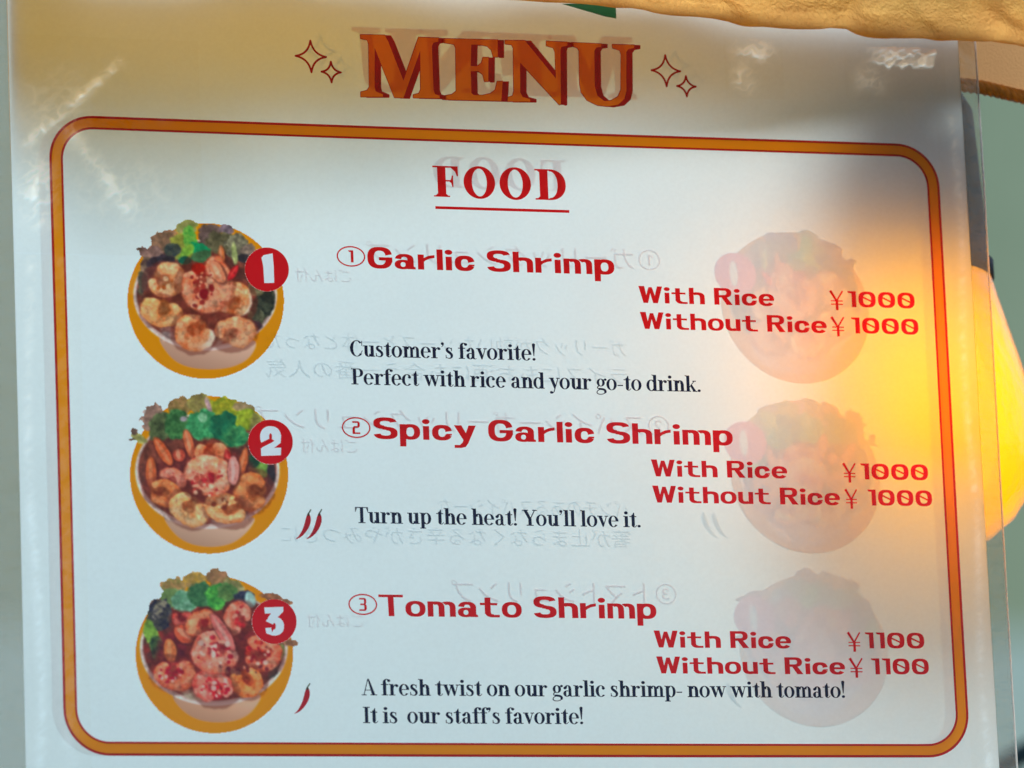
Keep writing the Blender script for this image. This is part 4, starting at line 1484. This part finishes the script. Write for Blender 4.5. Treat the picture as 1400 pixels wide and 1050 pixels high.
M_rope = plain("gold_rope", (206, 140, 52), 0.5, noise=0.35, nscale=260, bump=0.5)
for s in range(3):
    pts = []
    for i in range(520):
        x = 256.0 + 83.5 * i / 519
        a = 2 * math.pi * (i / 519 * 12 + s / 3)
        zb = val_bottom(x)
        pts.append(((x - 140) * MM, (val_y(x, zb) - 30 + 1.0 * math.cos(a)) * MM, (zb - 50 + 1.2 * math.sin(a) + 0.3) * MM))
    vv, ff = tube(pts, 0.0012, 6)
    link("rope_strand", vv, ff, M_rope, val, smooth=True)

# ------------------------------------------------------------------ rolled canvas awning hem crossing in front of the menu's top edge
aw = empty("canvas_awning", (0.25, -0.01, 0.045))
tag(aw, "crumpled tan canvas awning hem lying across the top edge of the menu", "awning")


def hem_bottom(x):
    return 38.7 - 0.0515 * (x - 139.0) + 0.5 * math.sin(x / 21.0) + 0.35 * math.sin(x / 6.3)


prof_h = [(9, 70.0), (6, 44.0), (2.0, 30.0), (-3.0, 21.0), (-7.0, 14.0), (-10.0, 8.0), (-11.5, 4.0), (-11.2, 1.4), (-9.5, 0.0), (-7.0, 0.2), (-5.0, 1.8), (-4.4, 3.4), (-4.0, 6.0)]
# finer profile
pf = []
for i in range(len(prof_h) - 1):
    for k in range(4):
        t = k / 4
        pf.append((prof_h[i][0] * (1 - t) + prof_h[i + 1][0] * t, prof_h[i][1] * (1 - t) + prof_h[i + 1][1] * t))
pf.append(prof_h[-1])
nA = 380
v, f = [], []
for i in range(nA + 1):
    x = -60.0 + 440.0 * i / nA
    zb = hem_bottom(x)
    for j, (yy, zz) in enumerate(pf):
        front = max(0.0, 1 - abs(zz - 6) / 26.0) if j < len(pf) - 10 else 0.0
        cr = 0
        for (fx, fs, fa, sl) in ((216, 5, 2.2, .5), (246, 4, -2.6, -.4), (258, 7, 2.0, .3), (181, 5, -1.8, .6), (300, 6, -2.2, .5), (322, 6, 2.0, -.4), (280, 4, 1.2, .7)):
            cr += fa * math.exp(-(((x - fx) + sl * zz) / fs) ** 2)
        n_ = (float(fbm(x / 16.0, zz / 9.0, 3, 4)) - .5) * 2.6 + (float(fbm(x / 5.0 + zz / 7.0, zz / 6.0, 9, 3)) - .5) * 0.8
        y = yy + front * (cr * 1.25 + n_)
        v.append(((x - 250) * MM, (y + 10) * MM, (zb + zz - 45 - front * .25 * cr) * MM))
m_ = len(pf)
for i in range(nA):
    for j in range(m_ - 1):
        a = i * m_ + j
        f.append((a, a + 1, a + m_ + 1, a + m_))
link("awning_cloth", v, f, M_canvas, aw, smooth=True)

# unseen awning roof, added to hold back front sky light and reflect tan
rv, rf = [], []
for j in range(25):
    for i in range(25):
        x, t = -3.0 + 6.6 * i / 24, j / 24
        rv.append((x - 0.25, 0.012 - 3.6 * t + 0.01, 0.30 - 0.045 + 0.28 * t - 0.06 * math.sin(math.pi * t) + 0.012 * math.sin(i * 1.1 + j * .3) * t))
for j in range(24):
    for i in range(24):
        a = j * 25 + i
        rf.append((a, a + 1, a + 26, a + 25))
link("added_roof_cloth", rv, rf, M_canvas_roof, aw, smooth=True)

# ------------------------------------------------------------------ clear tape and a scrap of green tape
def crinkle_material(name):
    """clear film with glints painted in: gloss added over the creases by a mask"""
    m, nt, out = new_mat(name)
    at = N(nt, "ShaderNodeAttribute", attribute_name="glint")
    tr = N(nt, "ShaderNodeBsdfTransparent")
    tr.inputs["Color"].default_value = (0.985, 0.98, 0.97, 1)
    gl = N(nt, "ShaderNodeBsdfGlossy")
    gl.inputs["Roughness"].default_value = 0.22
    mu = N(nt, "ShaderNodeMix", data_type='RGBA')
    mu.inputs["A"].default_value = (0, 0, 0, 1)
    mu.inputs["B"].default_value = (0.9, 0.9, 0.9, 1)
    nt.links.new(at.outputs["Fac"], mu.inputs["Factor"])
    nt.links.new(mu.outputs["Result"], gl.inputs["Color"])
    ad = N(nt, "ShaderNodeAddShader")
    nt.links.new(tr.outputs[0], ad.inputs[0])
    nt.links.new(gl.outputs[0], ad.inputs[1])
    nt.links.new(ad.outputs[0], out.inputs["Surface"])
    return m


M_crinkle = crinkle_material("crinkled_clear_film")


def crinkle_patch(name, x0, x1, z0, z1, step, seed, strength, parent=None, off=-0.3, height=0.3):
    nx_, nz_ = int((x1 - x0) / step) + 1, int((z1 - z0) / step) + 1
    X, Z = np.meshgrid(np.linspace(x0, x1, nx_), np.linspace(z0, z1, nz_))
    wx_ = 2.4 * (fbm(X / 4.0, Z / 4.0, seed + 21, 3) - .5)
    wz_ = 2.4 * (fbm(X / 4.0, Z / 4.0, seed + 31, 3) - .5)
    U, W_ = (X + wx_) * .83 + (Z + wz_) * .56 + 90, -(X + wx_) * .56 + (Z + wz_) * .83 + 290
    n1 = fbm(U / 3.6, W_ / 2.8, seed, 3)
    ridge = 1 - np.abs(fbm(U / 3.4, W_ / 1.9, seed + 3, 2) - .5) * 5.5
    st = np.clip(strength(X, Z), 0, 1)
    e = np.clip(np.minimum(np.minimum(X - x0, x1 - X), np.minimum(Z - z0, z1 - Z)) / 1.2, 0, 1)
    glints = 1.15 * st * e * (np.clip(ridge, 0, 1) ** 1.4 * .48 + np.clip((n1 - .46) * 3, 0, 1) * .50 + .16)
    Y = 0.55 * np.sin((X * 0.8 + Z * 0.35) / 48.0) + 0.35 * np.sin((Z - X * 0.3) / 37.0 + 1.2) + off - height * st * e * (n1 * .9 + np.clip(ridge, 0, 1) * .35)
    v = np.stack([X, Y, Z], -1).reshape(-1, 3) * MM
    idx = np.arange(nx_ * nz_).reshape(nz_, nx_)
    F = np.stack([idx[:-1, :-1], idx[:-1, 1:], idx[1:, 1:], idx[1:, :-1]], -1).reshape(-1, 4)
    o = link(name, v.tolist(), F.tolist(), M_crinkle, parent, smooth=True)
    c = np.repeat(np.clip(glints, 0, 1).reshape(-1, 1), 4, 1).astype(np.float32)
    o.data.color_attributes.new("glint", 'FLOAT_COLOR', 'POINT').data.foreach_set("color", c.ravel())
    return o


def seg_d(X, Z, a, b):
    L2 = (b[0] - a[0]) ** 2 + (b[1] - a[1]) ** 2
    t = np.clip(((X - a[0]) * (b[0] - a[0]) + (Z - a[1]) * (b[1] - a[1])) / L2, 0, 1)
    return np.hypot(X - a[0] - t * (b[0] - a[0]), Z - a[1] - t * (b[1] - a[1]))


def st_corner(X, Z):
    a = 1.0 * np.exp(-(seg_d(X, Z, (22, 16.5), (-7, -9)) / 1.5) ** 2) * .55
    b = .9 * np.exp(-(((X + 4) / 4.2) ** 2 + ((Z + 23) / 9.0) ** 2))
    c = .20 * np.exp(-(((X - 22) / 16) ** 2 + ((Z + 22) / 9) ** 2)) + .25 * np.exp(-(((X - 2) / 9) ** 2 + ((Z - 4) / 11) ** 2))
    d = .35 * np.exp(-(seg_d(X, Z, (6, -4), (24, -28)) / 2.5) ** 2)
    return a + b + c + d


def st_small(X, Z):
    return .95 * np.exp(-(((X - 221) / 5.5) ** 2 + ((Z - 27.5) / 3.2) ** 2)) + .6 * np.exp(-(((X - 217) / 3.5) ** 2 + ((Z - 18.5) / 4.0) ** 2))


def st_wide(X, Z):
    lo = 23.4 + 2.6 * (fbm(X / 2.3, X * 0 + 3.0, 12, 3) - .3)
    m_ = np.clip((Z - lo) / 1.0, 0, 1) * np.clip((31.0 + .02 * (X - 270) - Z) / .5, 0, 1) * np.clip((X - 257) / 6, 0, 1) * np.clip((280.5 + .3 * (Z - 28) - X) / 1.2, 0, 1)
    return .9 * m_ + .45 * np.exp(-(((X - 258) / 4.5) ** 2 + ((Z - 20) / 4.0) ** 2))


def st_edge(X, Z):
    return .20 * np.exp(-((X + 7.5 + 1.2 * np.sin(Z / 21.0)) / 1.5) ** 2) + .10 * np.exp(-((X - 2) / 3.0) ** 2)


def st_far_edge(X, Z):
    return .22 * np.exp(-((X - 284.5 + .8 * np.sin(Z / 15.0)) / 1.3) ** 2)


crinkle_patch("film_crease_sheen", -11.0, 8.0, -194.0, -42.5, 0.6, 14, st_edge, menu)  # soft sheen streaks painted as extra gloss down this edge
crinkle_patch("film_crease_sheen", 279.0, 287.8, -194.0, 10.0, 0.6, 17, st_far_edge, menu)  # same painted sheen along the opposite edge
crinkle_patch("film_crease_sheen", -11.0, 46.0, -42.0, 24.0, 0.42, 3, st_corner, menu)
o = crinkle_patch("clear_tape", 211.0, 230.0, 12.5, 32.0, 0.26, 5, st_small)
tag(o, "crinkled clear tape beside the sparkle after the title", "tape")
o = crinkle_patch("clear_tape", 250.0, 283.0, 13.5, 31.5, 0.28, 8, st_wide)
tag(o, "crinkled clear tape at the top corner of the menu near the bulb", "tape")
M_green = sheet_material("green_tape", (128, 186, 160), coat=False, trans=0.85)
v = [sheet_pt(x, z, o_) for (x, z) in ((160.0, 40.2), (173.8, 36.7), (177.0, 36.3), (177.0, 41.2)) for o_ in (-0.3, -0.55)]
gt = link("green_tape", v, [(1, 3, 5, 7), (0, 6, 4, 2), (0, 2, 3, 1), (2, 4, 5, 3), (4, 6, 7, 5), (6, 0, 1, 7)], M_green)
tag(gt, "small scrap of green tape peeking from under the awning hem", "tape")

# dark cord strung across in front of the wall
M_cord = plain("dark_teal_cord", (28, 62, 64), 0.6, noise=0.2, nscale=60)
cpts = [(0.30 + 0.70 * i / 40, 0.95, -0.041 + (0.30 + 0.70 * i / 40 - 0.70) * 0.55 + 0.004 * math.sin(i * .5)) for i in range(41)]
vv, ff = tube(cpts, 0.0055, 10)
tag(link("cord", vv, ff, M_cord, None, smooth=True), "dark teal cord strung in front of the pale green tarpaulin wall", "cord")
